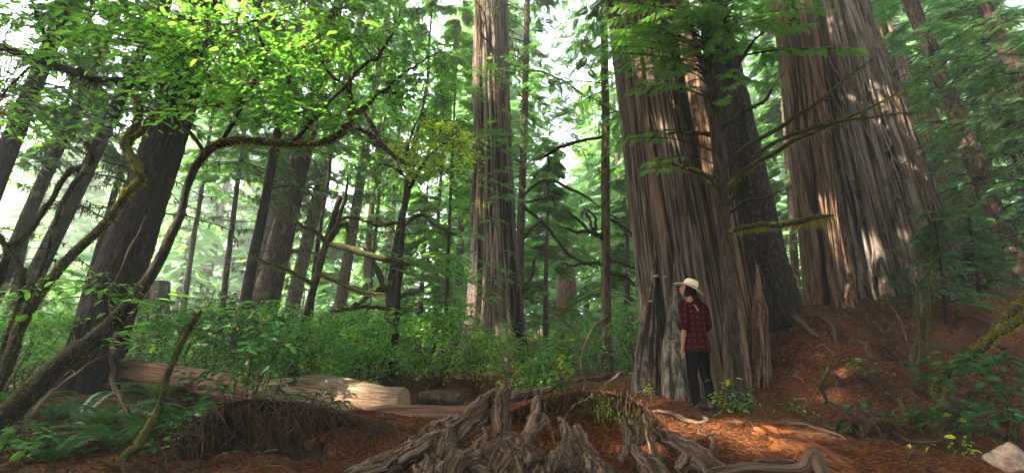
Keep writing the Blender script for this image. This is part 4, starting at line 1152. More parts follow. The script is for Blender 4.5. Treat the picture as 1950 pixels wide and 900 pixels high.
leafy(V3, [(825, 285, 90, 55, 8.5, 9.7, 62), (780, 300, 70, 40, 8.6, 9.6, 28), (860, 265, 40, 40, 8.6, 9.6, 14)], lp, 'maple_yellow', .098, 12, 'yellow_foliage')
leafy(V3, [(800, 235, 70, 35, 8.8, 9.6, 40), (800, 290, 90, 50, 8.6, 9.6, 34), (740, 290, 50, 40, 8.8, 9.6, 24), (860, 250, 40, 30, 8.8, 9.4, 14)], lp, 'maple', .08, 11)

# ------------------------------------------------------------------ the weathered root stump in front
bs = at(985, 860, 3.6); bs[2] = gz(bs[0], bs[1])
ST = thing('root_stump', 'grey weathered cedar stump with bare jagged twisting roots and dark hollows', 'stump', bs)
ROOTS = []
def gnarl(pts, flat=1.0, rough=.22, freq=2.6, sf=2.6, sides=36, n=44, seed=0, jit=.012):
    P, R = pix(pts, n, jit, seed); ROOTS.append((P, R * 1.32 + .004, flat, seed))


def fuse(voxel=.011):
    mb = MB()
    for P, R, fl, sd in ROOTS: tube(mb, P, R, 18, 0, fl, .10, 1.6, 1.2, sd)
    o = mb.build('raw', M['drift']); md = o.modifiers.new('r', 'REMESH'); md.mode = 'VOXEL'; md.voxel_size = voxel
    ev = o.evaluated_get(bpy.context.evaluated_depsgraph_get()); me = bpy.data.meshes.new_from_object(ev)
    nv = len(me.vertices); v = np.empty(nv * 3, np.float32); me.vertices.foreach_get('co', v); v = v.reshape(-1, 3).astype(float)
    nr = np.empty(nv * 3, np.float32); me.vertices.foreach_get('normal', nr); nr = nr.reshape(-1, 3).astype(float)
    f = np.empty(len(me.polygons) * 4, np.int32); me.polygons.foreach_get('vertices', f); f = f.reshape(-1, 4)
    bpy.data.objects.remove(o)
    C_, Rr, Id, Sl, Fr = [], [], [], [], []
    for k, (P, R, fl, sd) in enumerate(ROOTS):
        T, A_, B_ = frames(P); C_.append(P); Rr.append(R); Id.append(np.full(len(P), k)); Sl.append(np.concatenate([[0], np.cumsum(np.linalg.norm(P[1:] - P[:-1], axis=1))])); Fr.append(np.stack([A_, B_], 1))
    C_ = np.concatenate(C_); Rr = np.concatenate(Rr); Id = np.concatenate(Id); Sl = np.concatenate(Sl); Fr = np.concatenate(Fr)
    best = np.empty(nv, int)
    for a in range(0, nv, 4000):
        d = np.linalg.norm(v[a:a + 4000, None] - C_[None], axis=2) - Rr[None]; best[a:a + 4000] = d.argmin(1)
    d = v - C_[best]; th = np.arctan2(np.sum(d * Fr[best, 1], 1), np.sum(d * Fr[best, 0], 1)); r = Rr[best]; s_ = Sl[best]
    q = np.stack([np.cos(th) * 2.4, np.sin(th) * 2.4, s_ * 1.6 + Id[best] * 5.3], -1)
    g1 = fbm(q, 3, 21); g2 = fbm(np.stack([np.cos(th) * 6, np.sin(th) * 6, s_ * 2.2 + Id[best] * 3.1], -1), 2, 5)
    v = v + nr * (r * .30 * (2 * np.minimum(np.abs(g1), 1) ** .6 - 1.25) + r * .12 * g2 + .010 * fbm(v * 14, 3, 3))[:, None]
    out = MB(); out.add(v, f, 0, np.stack([th * np.maximum(r, .03), s_ + Id[best] * .7], -1))
    return out
S_ = 1
for k, (pts, fl, rg) in enumerate([
    # tall split spire
    ([(966, 722, 3.66, 5), (956, 742, 3.66, 17), (950, 772, 3.64, 24), (951, 805, 3.6, 22), (954, 832, 3.56, 24), (962, 856, 3.5, 34)], .8, .30),
    ([(972, 728, 3.68, 3), (968, 745, 3.68, 7), (964, 765, 3.66, 10), (966, 790, 3.64, 12), (964, 820, 3.6, 12), (962, 840, 3.56, 14)], .8, .3),
    # long slanting roots that run down to the lower edge
    ([(948, 738, 3.66, 10), (918, 765, 3.64, 20), (892, 792, 3.6, 24), (858, 818, 3.54, 28), (815, 842, 3.46, 38), (770, 866, 3.36, 42), (720, 893, 3.26, 44), (660, 925, 3.16, 50)], .7, .26),
    ([(928, 772, 3.62, 8), (905, 795, 3.58, 14), (878, 822, 3.52, 16), (850, 850, 3.46, 20), (836, 880, 3.4, 26), (800, 910, 3.3, 30)], .7, .26),
    ([(940, 765, 3.72, 10), (920, 800, 3.68, 18), (895, 820, 3.64, 22), (872, 840, 3.58, 18), (868, 860, 3.5, 22)], .8, .26),
    ([(886, 778, 3.66, 3), (872, 796, 3.62, 14), (846, 806, 3.58, 18), (824, 812, 3.54, 13), (815, 822, 3.5, 10)], .8, .28),
    ([(814, 806, 3.5, 4), (806, 828, 3.46, 18), (790, 846, 3.42, 28), (762, 868, 3.34, 34), (724, 898, 3.24, 36)], .7, .3),
    ([(858, 812, 3.48, 10), (852, 830, 3.45, 26), (842, 850, 3.42, 32), (830, 872, 3.38, 26), (822, 895, 3.32, 22)], .7, .3),
    ([(856, 812, 3.46, 8), (860, 840, 3.43, 14), (856, 860, 3.4, 22), (866, 876, 3.36, 16), (852, 900, 3.3, 26)], .8, .3),
    # loop on the near side
    ([(868, 860, 3.44, 12), (888, 862, 3.42, 12), (912, 845, 3.46, 12), (926, 828, 3.5, 10), (921, 812, 3.52, 3)], .8, .25),
    ([(926, 828, 3.5, 10), (924, 846, 3.46, 13), (918, 868, 3.42, 16), (930, 860, 3.42, 18), (950, 846, 3.48, 28), (985, 838, 3.5, 24)], .8, .25),
    ([(914, 862, 3.34, 6), (896, 866, 3.34, 14), (884, 870, 3.33, 24), (868, 884, 3.3, 34), (850, 905, 3.24, 44)], .75, .28),
    # second spire and the two walls of the hollow
    ([(1023, 748, 3.62, 3), (1020, 768, 3.6, 14), (1016, 795, 3.56, 22), (1006, 822, 3.52, 24), (990, 848, 3.46, 28), (972, 876, 3.38, 36), (955, 910, 3.3, 44)], .7, .28),
    ([(1030, 790, 3.58, 6), (1040, 800, 3.56, 12), (1030, 812, 3.54, 18), (1014, 826, 3.5, 18), (1002, 850, 3.44, 22), (992, 880, 3.36, 32)], .7, .3),
    ([(1022, 858, 3.4, 8), (1012, 866, 3.38, 30), (1006, 885, 3.34, 48), (1000, 915, 3.28, 60)], .7, .3),
    ([(1062, 792, 3.6, 4), (1076, 812, 3.56, 14), (1082, 832, 3.52, 20), (1072, 850, 3.46, 20), (1062, 872, 3.4, 28), (1052, 905, 3.3, 44)], .75, .28),
    ([(1042, 895, 3.36, 16), (1060, 892, 3.34, 30), (1078, 885, 3.36, 26), (1082, 860, 3.42, 18)], .8, .25),
    ([(1096, 806, 3.62, 4), (1104, 820, 3.58, 15), (1114, 842, 3.52, 18), (1126, 864, 3.44, 18), (1142, 888, 3.36, 26), (1160, 915, 3.28, 40)], .75, .26),
    ([(1100, 822, 3.6, 6), (1096, 838, 3.54, 14), (1104, 860, 3.46, 18), (1120, 882, 3.4, 20), (1128, 905, 3.3, 26)], .75, .26),
    # right hand roots
    ([(1178, 796, 3.75, 6), (1190, 812, 3.72, 11), (1200, 836, 3.66, 13), (1190, 858, 3.58, 12), (1182, 880, 3.5, 8)], .8, .26),
    ([(1196, 808, 3.78, 10), (1214, 812, 3.76, 18), (1218, 830, 3.72, 18), (1208, 846, 3.66, 14), (1216, 868, 3.56, 20), (1236, 892, 3.46, 28), (1262, 920, 3.36, 34)], .8, .26),
    ([(1226, 786, 3.85, 5), (1234, 812, 3.8, 7), (1242, 838, 3.72, 8), (1246, 862, 3.62, 8), (1262, 892, 3.5, 8), (1268, 905, 3.46, 6)], .9, .2),
    ([(1240, 812, 3.9, 10), (1256, 826, 3.86, 18), (1280, 840, 3.8, 22), (1312, 856, 3.7, 26), (1345, 876, 3.6, 26), (1380, 900, 3.5, 24)], .8, .24),
    ([(1288, 894, 3.4, 14), (1306, 876, 3.44, 18), (1330, 880, 3.42, 16), (1350, 900, 3.36, 14)], .9, .2),
]):
    gnarl(pts, fl, rg, seed=k + 1)
for k, pts in enumerate([
    [(880, 880, 3.45, 40), (930, 895, 3.42, 56), (985, 905, 3.4, 60), (1040, 912, 3.4, 50), (1100, 915, 3.4, 40)],
    [(950, 850, 3.5, 20), (970, 868, 3.44, 40), (990, 890, 3.38, 56), (1000, 920, 3.3, 70)],
    [(846, 836, 3.5, 20), (838, 862, 3.46, 36), (826, 890, 3.4, 50), (810, 920, 3.3, 60)],
    [(1080, 850, 3.5, 16), (1092, 876, 3.44, 30), (1098, 905, 3.38, 40)],
    [(905, 800, 3.66, 18), (880, 830, 3.6, 24), (862, 852, 3.52, 26)]]):
    gnarl(pts, .75, seed=k + 41)
fuse().build('root_mass', M['drift'], ST)
mb = MB(); P, R = pix([(1046, 806, 3.55, 6), (1050, 818, 3.54, 7), (1054, 834, 3.52, 6), (1056, 846, 3.5, 4)], 10, .004, 4); tube(mb, P, R, 9, 0, .7, .2); mb.build('broken_splinter', M['redlog'], ST)
P, R = pix([(958, 826, 3.42, 3), (946, 850, 3.36, 3.5), (936, 872, 3.3, 3.5), (924, 900, 3.22, 3)], 20, .006, 3)
mb = MB(); tube(mb, P, R, 6); mb.build('thin_root', M['root'], ST)

# smooth roots crossing the lower edge
for nm, lab, paths in (
    ('surface_root', 'smooth grey root looping up like a knee beside the orange rotten wood', [[(1330, 905, 3.5, 26), (1380, 895, 3.5, 22), (1430, 888, 3.5, 20), (1480, 892, 3.5, 20), (1515, 894, 3.48, 22), (1535, 888, 3.46, 26), (1541, 872, 3.45, 28), (1552, 870, 3.44, 30), (1562, 888, 3.4, 30), (1568, 915, 3.3, 32)]]),
    ('surface_root', 'thin brown root lying level above the smooth knee root', [[(1335, 892, 3.7, 7), (1370, 886, 3.72, 8), (1400, 880, 3.74, 9), (1425, 884, 3.74, 11), (1448, 876, 3.76, 12), (1480, 877, 3.76, 11), (1512, 878, 3.74, 8)]]),
    ('surface_root', 'hooked brown root bending back on itself at the feet of the person', [[(1236, 754, 5.7, 5), (1262, 768, 5.6, 9), (1290, 778, 5.5, 11), (1312, 800, 5.3, 11), (1342, 808, 5.2, 10), (1347, 792, 5.3, 10), (1342, 778, 5.5, 9), (1334, 776, 5.6, 5)]]),
    ('surface_root', 'pale crooked root running down the orange dirt', [[(1332, 824, 4.8, 5), (1340, 842, 4.6, 7), (1356, 866, 4.3, 8), (1362, 876, 4.2, 8), (1342, 890, 4.0, 7), (1332, 900, 3.9, 5)]]),
    ('surface_root', 'long pale split root along the crest of the rotten orange log', [[(1375, 790, 5.35, 5), (1420, 781, 5.2, 8), (1460, 783, 5.1, 8), (1510, 796, 4.9, 8), (1560, 806, 4.7, 7), (1590, 812, 4.6, 5)]]),
    ('surface_root', 'wiry root draped over the dirt crest behind the grey stump', [[(1140, 748, 5.3, 3), (1175, 756, 5.2, 5), (1205, 768, 5.0, 6), (1226, 778, 4.7, 7), (1230, 800, 4.4, 6), (1240, 826, 4.1, 5)]]),
    ('surface_root', 'brown root snaking along the slope under the massive cedar', [[(1640, 800, 5.2, 6), (1680, 810, 5.0, 8), (1720, 832, 4.7, 9), (1760, 838, 4.6, 7), (1800, 832, 4.6, 5), (1830, 826, 4.6, 3)]]),
    ('surface_root', 'dark root slanting across the shaded bank beneath the spruce', [[(1535, 585, 8.6, 7), (1560, 600, 8.4, 11), (1582, 620, 8.2, 11), (1588, 640, 8.0, 10), (1592, 660, 7.9, 6)]]),
    ('surface_root', 'stout root emerging from the bank under the giant cedars', [[(1505, 610, 8.8, 8), (1525, 630, 8.5, 12), (1550, 645, 8.2, 12), (1565, 665, 8.0, 8)]]),
    ('surface_root', 'thick pale root bundle lying on the trodden path before the stairs', [[(1075, 735, 9.0, 8), (1110, 722, 9.4, 12), (1140, 712, 9.8, 12), (1165, 700, 10.2, 9)]]),
):
    mb = MB(); r0 = None
    for pts in paths:
        P, R = pix(pts, 40, .008, len(lab)); zg = ground(P[:, 0], P[:, 1])
        if nm == 'surface_root' and P[:, 1].max() > 3.9:
            P[:, 2] = np.maximum(P[:, 2] * .25 + (zg + R * .5) * .75, zg + R * .2)
        if r0 is None: r0 = P[len(P) // 2].copy()
        tube(mb, P, R, 16, 0, .9, .12, 2.2, 3, len(lab))
    o = mb.build(nm, M['drift' if 'grey' in lab else 'root'])
    tag(o, lab, 'root', 'bare roots lying on the trodden ground')

# ------------------------------------------------------------------ logs
def logmesh(mb, pts, sides=60, n=60, rough=.06, freq=3, sf=.6, seed=0, m=0):
    P, R = pix(pts, n, 0, seed); tube(mb, P, R, sides, m, 1, rough, freq, sf, seed, cap=False); return P, R
def endcap(mb, P, R, e, m, sides=60, rough=.06, freq=3, sf=.6, seed=0):
    q = MB(); tube(q, P, R, sides, 0, 1, rough, freq, sf, seed, cap=False)
    ring = q.v[0].reshape(len(P), sides + 1, 3)[e][:sides]; c = ring.mean(0)
    v = np.vstack([ring, c + (ring - c) * .6, c + (ring - c) * .25, c]); k = np.arange(sides); k2 = (k + 1) % sides
    mb.add(v, np.concatenate([np.stack([k + j * sides, k2 + j * sides, k2 + (j + 1) * sides, k + (j + 1) * sides], -1) for j in (0, 1)]), m)
    mb.f.append(np.stack([k + 2 * sides, k2 + 2 * sides, k * 0 + 3 * sides], -1) + mb.n - len(v)); mb.m.append(m)
lb = at(680, 765, 6.0); lb[2] = gz(lb[0], lb[1])
LG = thing('fallen_log', 'pale barkless fallen log with a sawn end, sunlit on top', 'log', lb)
mb = MB(); P, R = logmesh(mb, [(490, 752, 6.5, 56), (540, 752, 6.4, 62), (590, 756, 6.3, 80), (640, 764, 6.2, 88), (690, 770, 6.1, 80), (730, 772, 6.05, 68), (768, 773, 6.0, 68)], seed=3)
mb.build('trunk', M['log'], LG)
mb = MB(); endcap(mb, P, R, -1, 0, seed=3); mb.build('sawn_end', M['cut'], LG)
ms = MB(); fuzz(ms, P[:16], R[:16], 2600, .03, .006); ms.build('moss', M['moss'], LG)
lb = at(840, 785, 5.6); lb[2] = gz(lb[0], lb[1])
L2 = thing('reddish_log', 'narrower reddish log lying against the sawn pale log', 'log', lb)
mb = MB(); P, R = logmesh(mb, [(690, 800, 5.75, 44), (740, 800, 5.7, 56), (790, 799, 5.6, 54), (850, 797, 5.5, 50), (910, 796, 5.45, 48), (960, 796, 5.4, 44)], seed=5, rough=.07)
endcap(mb, P, R, 0, 0, seed=5, rough=.07); mb.build('trunk', M['redlog'], L2)
lb = at(330, 720, 6.9); lb[2] = gz(lb[0], lb[1])
L3 = thing('mossy_log', 'long tan log half hidden under green plants behind the dark root mound', 'log', lb)
mb = MB(); P, R = logmesh(mb, [(215, 706, 7.4, 42), (270, 712, 7.2, 48), (340, 722, 7.0, 50), (420, 735, 6.8, 50), (500, 748, 6.6, 50)], seed=6)
endcap(mb, P, R, 0, 0, seed=6); mb.build('trunk', M['redlog'], L3)
ms = MB(); fuzz(ms, P, R, 1500, .03, .006); ms.build('moss', M['moss_dark'], L3)
lb = at(1500, 840, 4.5); lb[2] = gz(lb[0], lb[1])
L4 = thing('rotten_log', 'crumbling bright orange rotten log sunk into the dirt with a sun patch', 'log', lb)
mb = MB(); P, R = pix([(1395, 812, 5.5, 50), (1430, 826, 5.1, 84), (1470, 846, 4.7, 110), (1530, 880, 4.2, 130), (1600, 925, 3.7, 150), (1660, 960, 3.4, 150)], 90, .01, 8)
P[:, 2] -= R * .95; R = R * 1.5; tube(mb, P, R, 160, 0, 1, .05, 6, 2.2, 9); mb.build('trunk', M['rotlog'], L4)
lb = at(130, 850, 4.6); lb[2] = gz(lb[0], lb[1])
L5 = thing('mossy_log', 'low dark log carpeted in yellow moss lying on the fern floor', 'log', lb)
mb = MB(); P, R = pix([(-60, 862, 4.7, 46), (60, 850, 4.75, 56), (180, 838, 4.9, 56), (300, 828, 5.1, 50), (350, 822, 5.2, 40)], 50, .02, 8)
tube(mb, P, R, 40, 0, 1, .12, 3, 1.2, 4); mb.build('trunk', M['mossy_bark'], L5)
ms = MB(); fuzz(ms, P, R, 2600, .03, .006); ms.build('moss', M['moss_dark'], L5)
ms = MB(); fuzz(ms, P[:20], R[:20], 1500, .035, .006); ms.build('moss', M['moss'], L5)
lb = at(850, 765, 7.0); lb[2] = gz(lb[0], lb[1])
L6 = thing('short_log', 'short dark weathered log end lying behind the reddish log under shrubs', 'log', lb)
mb = MB(); P, R = logmesh(mb, [(800, 757, 7.2, 24), (840, 757, 7.1, 28), (880, 758, 7.0, 26)], 30, 16, seed=7); endcap(mb, P, R, -1, 0, 30, seed=7); mb.build('trunk', M['brown_bark'], L6)
lb = at(1000, 755, 4.6); lb[2] = gz(lb[0], lb[1])
L7 = thing('dead_log', 'grey brown dead log resting across the dirt crest behind the tall spire', 'log', lb)
mb = MB(); P, R = logmesh(mb, [(950, 756, 4.7, 16), (985, 753, 4.65, 20), (1015, 748, 4.65, 17), (1040, 742, 4.65, 12), (1056, 738, 4.6, 5)], 30, 30, .2, 3, 1, seed=8); mb.build('trunk', M['brown_bark'], L7)

# ------------------------------------------------------------------ uprooted mound with its curtain of rootlets
mbp = at(480, 820, 4.3); mbp[2] = gz(mbp[0], mbp[1])
RM = thing('root_mound', 'dark overturned root mound with a curtain of fine hanging rootlets', 'root mound', mbp)
U = np.linspace(0, 1, 80); Vv = np.linspace(0, 1, 34)
crest = spline([at(290, 905, 3.7), at(330, 850, 3.9), at(380, 795, 4.1), at(430, 770, 4.25), at(520, 768, 4.3), at(600, 780, 4.4), at(670, 805, 4.5), at(730, 830, 4.5)], 80)
foot = spline([at(300, 960, 3.4), at(360, 940, 3.55), at(430, 930, 3.8), at(480, 925, 3.9), at(550, 930, 3.9), at(620, 930, 3.9), at(690, 910, 4.0), at(740, 880, 4.2)], 80)
inn = (crest + foot) / 2 + np.array([.05, .30, 0])
G = []
for v_ in Vv: G.append((1 - v_) ** 2 * crest + 2 * v_ * (1 - v_) * inn + v_ * v_ * foot)
back = [crest + np.array([0, .5, -.12]), crest + np.array([0, .25, .01])]
G = np.array(back + G); sh = G.shape
Gf = G.reshape(-1, 3); Gf = Gf + (.10 * fbm(Gf * 4, 4, 4))[:, None] * np.array([0, -1, .4]); nU = sh[1]
i = (np.arange(sh[0] - 1)[:, None] * nU + np.arange(nU - 1)[None]).ravel()
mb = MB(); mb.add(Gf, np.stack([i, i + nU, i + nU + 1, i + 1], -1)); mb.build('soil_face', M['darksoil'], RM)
mb = MB()
for k in range(340):
    u = rng.random() ** .9; a = crest[int(u * 79)] + rng.normal(0, .03, 3) + np.array([0, rng.uniform(-.05, .25), .02])
    ft = foot[int(np.clip(u + rng.normal(0, .04), 0, 1) * 79)]; t = rng.uniform(.1, .95) * rng.uniform(.4, 1)
    b = a + (ft - a) * t + rng.normal(0, .06, 3) + np.array([0, -.03, 0]); mid = (a + b) / 2 + np.array([rng.normal(0, .05), -.10 * t + rng.normal(0, .03), .05])
    tube(mb, spline([a, mid, b], 9, .012, k), np.linspace(rng.uniform(.0015, .005) * (3 if k % 17 == 0 else 1), .001, 9), 5, cap=False)
for k in range(60):
    u = rng.random(); a = crest[int(u * 79)]; q = rng.random(); a = (1 - q) * crest[int(u * 79)] + q * foot[int(u * 79)] + np.array([0, -.02 + .25 * q * (1 - q), 0])
    P = spline([a, a + rng.normal(0, .12, 3), a + rng.normal(0, .2, 3) - np.array([0, .05, .08])], 9, .03, k); tube(mb, P, np.linspace(rng.uniform(.004, .012), .0015, 9), 6, cap=False)
mb.build('rootlet', M['rootlet'], RM)

# the torn root plate behind the stump
rp = at(1120, 790, 4.5); rp[2] = gz(rp[0], rp[1])
RP = thing('root_bank', 'undercut earth bank with dark cavity and moss tufts behind the grey stump', 'earth bank', rp)
crest = spline([at(960, 790, 4.35), at(1010, 765, 4.4), at(1060, 752, 4.4), at(1120, 745, 4.4), at(1180, 752, 4.4), at(1230, 775, 4.4), at(1270, 810, 4.3)], 70)
foot = spline([at(960, 900, 4.2), at(1010, 890, 4.25), at(1060, 880, 4.25), at(1120, 870, 4.3), at(1180, 865, 4.3), at(1230, 865, 4.25), at(1280, 870, 4.1)], 70)
inn = (crest + foot) / 2 + np.array([0, .65, 0])
G = np.array([crest + np.array([0, .45, -.06]), crest + np.array([0, .2, .02])] + [(1 - v_) ** 2 * crest + 2 * v_ * (1 - v_) * inn + v_ * v_ * foot for v_ in np.linspace(0, 1, 26)])
sh = G.shape; Gf = G.reshape(-1, 3); Gf = Gf + (.045 * fbm(Gf * 6, 3, 8))[:, None] * np.array([0, -1, .3]); nU = sh[1]
i = (np.arange(sh[0] - 1)[:, None] * nU + np.arange(nU - 1)[None]).ravel()
mb = MB(); mb.add(Gf, np.stack([i, i + nU, i + nU + 1, i + 1], -1)); mb.build('soil_face', M['soil'], RP)
mb = MB()
for k in range(170):
    u = rng.random(); a = crest[int(u * 69)] + rng.normal(0, .02, 3) + np.array([0, rng.uniform(-.02, .1), .02]); L = rng.uniform(.08, .35)
    b = a + np.array([rng.normal(0, .06), rng.uniform(-.08, .02), -L]); tube(mb, spline([a, (a + b) / 2 + rng.normal(0, .03, 3), b], 8, .01, k), np.linspace(rng.uniform(.002, .005), .001, 8), 4, cap=False)
mb.build('rootlet', M['rootlet'], RP)
ms = mg = None
for (px, py, Y, n, s_, tgt) in ((1150, 775, 4.33, 260, .05, ms), (1140, 760, 4.38, 120, .04, ms), (1205, 805, 4.3, 120, .04, ms), (1180, 795, 4.35, 120, .04, ms), (1040, 785, 4.35, 100, .1, mg), (1090, 765, 4.36, 130, .11, mg), (1110, 790, 4.4, 90, .09, mg)):
    c = at(px, py, Y); p = c + rng.normal(0, s_, (n, 3)); q = MB(); strands(q, p, rng.uniform(.015, .05, n), .005); q.build('moss_tuft', M['moss_dark'], RP)

# ------------------------------------------------------------------ shrubs, ferns, seedlings
def shrub(name, label, px, py, Y, w, h, n, leaf, matn='shrub', size=None, nst=9, nleaf=11, cat='shrub', group=None, yel=0, tmpl=LEAF, base=None, up=1.0):
    """w, h in metres; the plant grows from the ground under (px, py)"""
    b = at(px, py, Y) if base is None else base; b[2] = gz(b[0], b[1])
    root = thing(name, label, cat, b, group)
    st, lf, ly = MB(), MB(), MB(); S = []
    for k in range(nst):
        a = rng.uniform(0, 2 * np.pi); e = b + np.array([math.cos(a) * w * .5 * rng.uniform(.2, 1), math.sin(a) * w * .4 * rng.uniform(.2, 1), h * rng.uniform(.6, 1.0)])
        s0 = b + rng.normal(0, .05, 3) * np.array([1, 1, 0]) - np.array([0, 0, .03])
        P = spline([s0, s0 * .55 + e * .45 + rng.normal(0, .08, 3) * w, e], 14, .02, k + int(px)); S.append(P)
        tube(st, P, np.linspace(.004 + .006 * h, .002, 14), 5, cap=False)
    H = np.concatenate([p[4:] for p in S])
    for k in range(n):
        a = rng.uniform(0, 2 * np.pi); r = math.sqrt(rng.random()); q = rng.random() ** .6
        c = b + np.array([math.cos(a) * r * w * .5, math.sin(a) * r * w * .4, h * (.15 + .9 * q) * (1 - .25 * r * r)])
        hh = H[np.argmin(np.linalg.norm(H - c, axis=1))]
        leaf_spray(ly if rng.random() < yel and k else lf, st, hh, c, nleaf, leaf, tmpl, .05, k, .4, .0025)
    st.build('stem', M['stem'], root); lf.build('foliage', M[matn], root)
    if ly.n: ly.build('yellow_foliage', M['maple_yellow'], root)
    return root


G1 = 'leafy shrubs filling the floor of the clearing'
shrub('broadleaf_bush', 'tall dark bush with broad drooping leaves in front of the pale log', 470, 740, 5.7, 1.15, 1.35, 70, .105, 'salal', nst=10, nleaf=10)
for a in (
    ('huckleberry_bush', 'bright green bush swelling up beside the foot of the tall cedar', 835, 735, 9.3, 2.1, 1.25, 210, .075, .06),
    ('huckleberry_bush', 'green bush with yellowing leaves just behind the short dark log', 905, 742, 8.4, 1.4, .9, 110, .065, .14),
    ('huckleberry_bush', 'green bush at the foot of the dark forked hemlock', 745, 735, 10.2, 1.6, .95, 110, .07, .04),
    ('huckleberry_bush', 'rounded light green bush behind the pale sunlit log', 650, 730, 9.4, 1.9, 1.15, 170, .07, .02),
    ('huckleberry_bush', 'dense mid green bush at the foot of the mossy sapling', 575, 740, 9.0, 1.4, 1.0, 120, .07, .02),
    ('huckleberry_bush', 'loose green bush in front of the split tall cedar base', 965, 725, 10.6, 1.2, .9, 90, .065, .10),
    ('huckleberry_bush', 'low bush with a few reddish yellow leaves beside the trodden path', 1040, 740, 7.6, .8, .55, 46, .085, .16),
    ('huckleberry_bush', 'low green bush under the broken brown snag', 1085, 700, 11.5, 1.6, .8, 90, .075, .05),
    ('huckleberry_bush', 'tall green bush leaning over the wooden stairs', 1130, 660, 15.5, 1.6, 1.3, 110, .095, .03),
    ('huckleberry_bush', 'dark green bush squeezed between the stairs and the giant cedar', 1212, 690, 11.5, 1.0, 1.2, 90, .08, .03),
    ('huckleberry_bush', 'tall leafy bush beyond the long tan log', 400, 735, 8.2, 2.0, 1.0, 130, .075, .02),
    ('huckleberry_bush', 'thin bush between the leaning hemlock and the pale split stump', 250, 700, 9.5, 1.5, .9, 80, .07, .03),
    ('huckleberry_bush', 'low bush at the foot of the slim slanting hemlocks', 80, 720, 8.6, 2.0, .9, 100, .075, .02),
    ('huckleberry_bush', 'green bush behind the slim slanting hemlocks in hazy light', 60, 650, 14, 3.0, 1.3, 130, .10, .02),
    ('huckleberry_bush', 'hazy bush between the old cedar and the sapling', 520, 680, 13, 2.2, 1.2, 120, .09, .02),
    ('huckleberry_bush', 'hazy low bush beneath the young firs of the clearing', 700, 680, 15, 3.0, 1.4, 150, .10, .02),
):
    shrub(a[0], a[1], a[2], a[3], a[4], a[5], a[6] * 1.25, a[7], a[8] * 1.28, 'shrub', yel=a[9], group=G1)
for (lab, px, py, Y, w, h, n, lf, mt, yel) in (
    ('small glossy seedling at the foot of the mossy hemlock beside the person', 1392, 755, 6.2, .55, .36, 22, .075, 'shrub', .1),
    ('tiny pale seedling on the rotten red slope', 1500, 760, 6.1, .25, .16, 7, .05, 'shrub', 0),
    ('small green sprig sprouting beneath the massive cedar', 1640, 690, 6.8, .5, .3, 18, .05, 'shrub', 0),
    ('low blue green salal in the middle of the red slope', 1645, 800, 5.4, .45, .26, 15, .075, 'salal', 0),
    ('leaf tuft sprouting just under the blue green salal', 1620, 810, 4.9, .3, .14, 8, .085, 'salal', 0),
    ('dark salal clump at the frame edge under the mossy arching branch', 1900, 800, 4.6, .9, .85, 60, .10, 'salal', 0),
    ('dark trailing salal below the mossy arch near the pink rock', 1850, 830, 4.4, .7, .4, 30, .085, 'salal', .04),
    ('yellowish leaf pair beside the pink rock', 1845, 860, 4.0, .22, .12, 4, .06, 'shrub', .4),
    ('little green plant on the crest behind the tall grey spire', 1000, 745, 5.6, .5, .3, 18, .08, 'shrub', .05),
    ('little plant at the split base of the giant fluted cedar', 1225, 715, 7.0, .35, .25, 8, .055, 'shrub', .4),
    ('dim fern like plant at the mossy log end', 20, 890, 3.9, .5, .22, 16, .08, 'shrub', .03),
    ('scrawny dark shrub clinging to the flank of the massive cedar', 1720, 590, 7.9, .9, 1.3, 60, .05, 'salal', 0),
    ('thin dark shrub on the bank beyond the massive cedar', 1890, 560, 9.5, 1.4, 1.0, 70, .06, 'salal', 0),
    ('leafy sprig rooted on the crest of the dark root mound', 430, 765, 4.5, .5, .3, 18, .07, 'shrub', 0),
    ('pale sprig at the near corner of the dark root mound', 350, 800, 4.3, .4, .25, 12, .06, 'shrub', 0),
    ('salal tuft behind the dark root mound crest', 610, 775, 4.9, .5, .3, 18, .07, 'salal', 0),
    ('small plant hanging over the dark root mound', 520, 765, 4.7, .6, .3, 22, .07, 'salal', 0)):
    shrub('seedling', lab, px, py, Y, w, h, n, lf, mt, nst=5, nleaf=6, cat='plant', yel=yel, group='small plants on the forest floor')

for a in (
    ('huckleberry_bush', 'tall leafy bush crowding behind the dark root mound', 545, 745, 6.9, 1.3, .95, 90, .075, .02),
    ('huckleberry_bush', 'leafy bush between the long tan log and the pale split stump', 330, 720, 7.8, 1.5, 1.05, 100, .075, .02),
    ('huckleberry_bush', 'sparse tall bush in front of the slim slanting hemlocks', 40, 690, 6.6, 1.4, 1.0, 70, .075, .02),
    ('huckleberry_bush', 'tall bush rising behind the sawn end of the pale log', 700, 735, 7.6, 1.2, .85, 80, .07, .04)):
    shrub(a[0], a[1], a[2], a[3], a[4], a[5], a[6] * 1.3, int(a[7] * .9), a[8] * 1.3, 'shrub', yel=a[9], group=G1)

# a maple spray reaching in front of the leaning hemlock
b = at(215, 720, 5.0); b[2] = gz(b[0], b[1])
SPL = thing('maple_sapling_tree', 'pale barked sapling with rounded bright leaves before the leaning hemlock', 'tree', b)
P, R = pix([(265, 822, 4.6, 8), (240, 780, 4.7, 9), (218, 730, 4.8, 9), (213, 680, 4.9, 8), (218, 630, 5, 7), (208, 560, 5, 5), (250, 470, 4.9, 4), (280, 410, 4.8, 3)], 50, .015, 4)
mb = MB(); tube(mb, P, R, 10, 0, 1, .1); mb.build('stem', M['root'], SPL)
leafy(SPL, [(250, 450, 60, 50, 4.6, 5.1, 14), (205, 540, 50, 50, 4.6, 5.1, 12), (300, 520, 60, 60, 4.6, 5.2, 8), (265, 400, 40, 20, 4.7, 5.0, 5), (110, 555, 50, 40, 4.6, 5.2, 6), (280, 645, 60, 20, 4.5, 5.0, 6)], [P[20:]], 'maple', .085, 8)

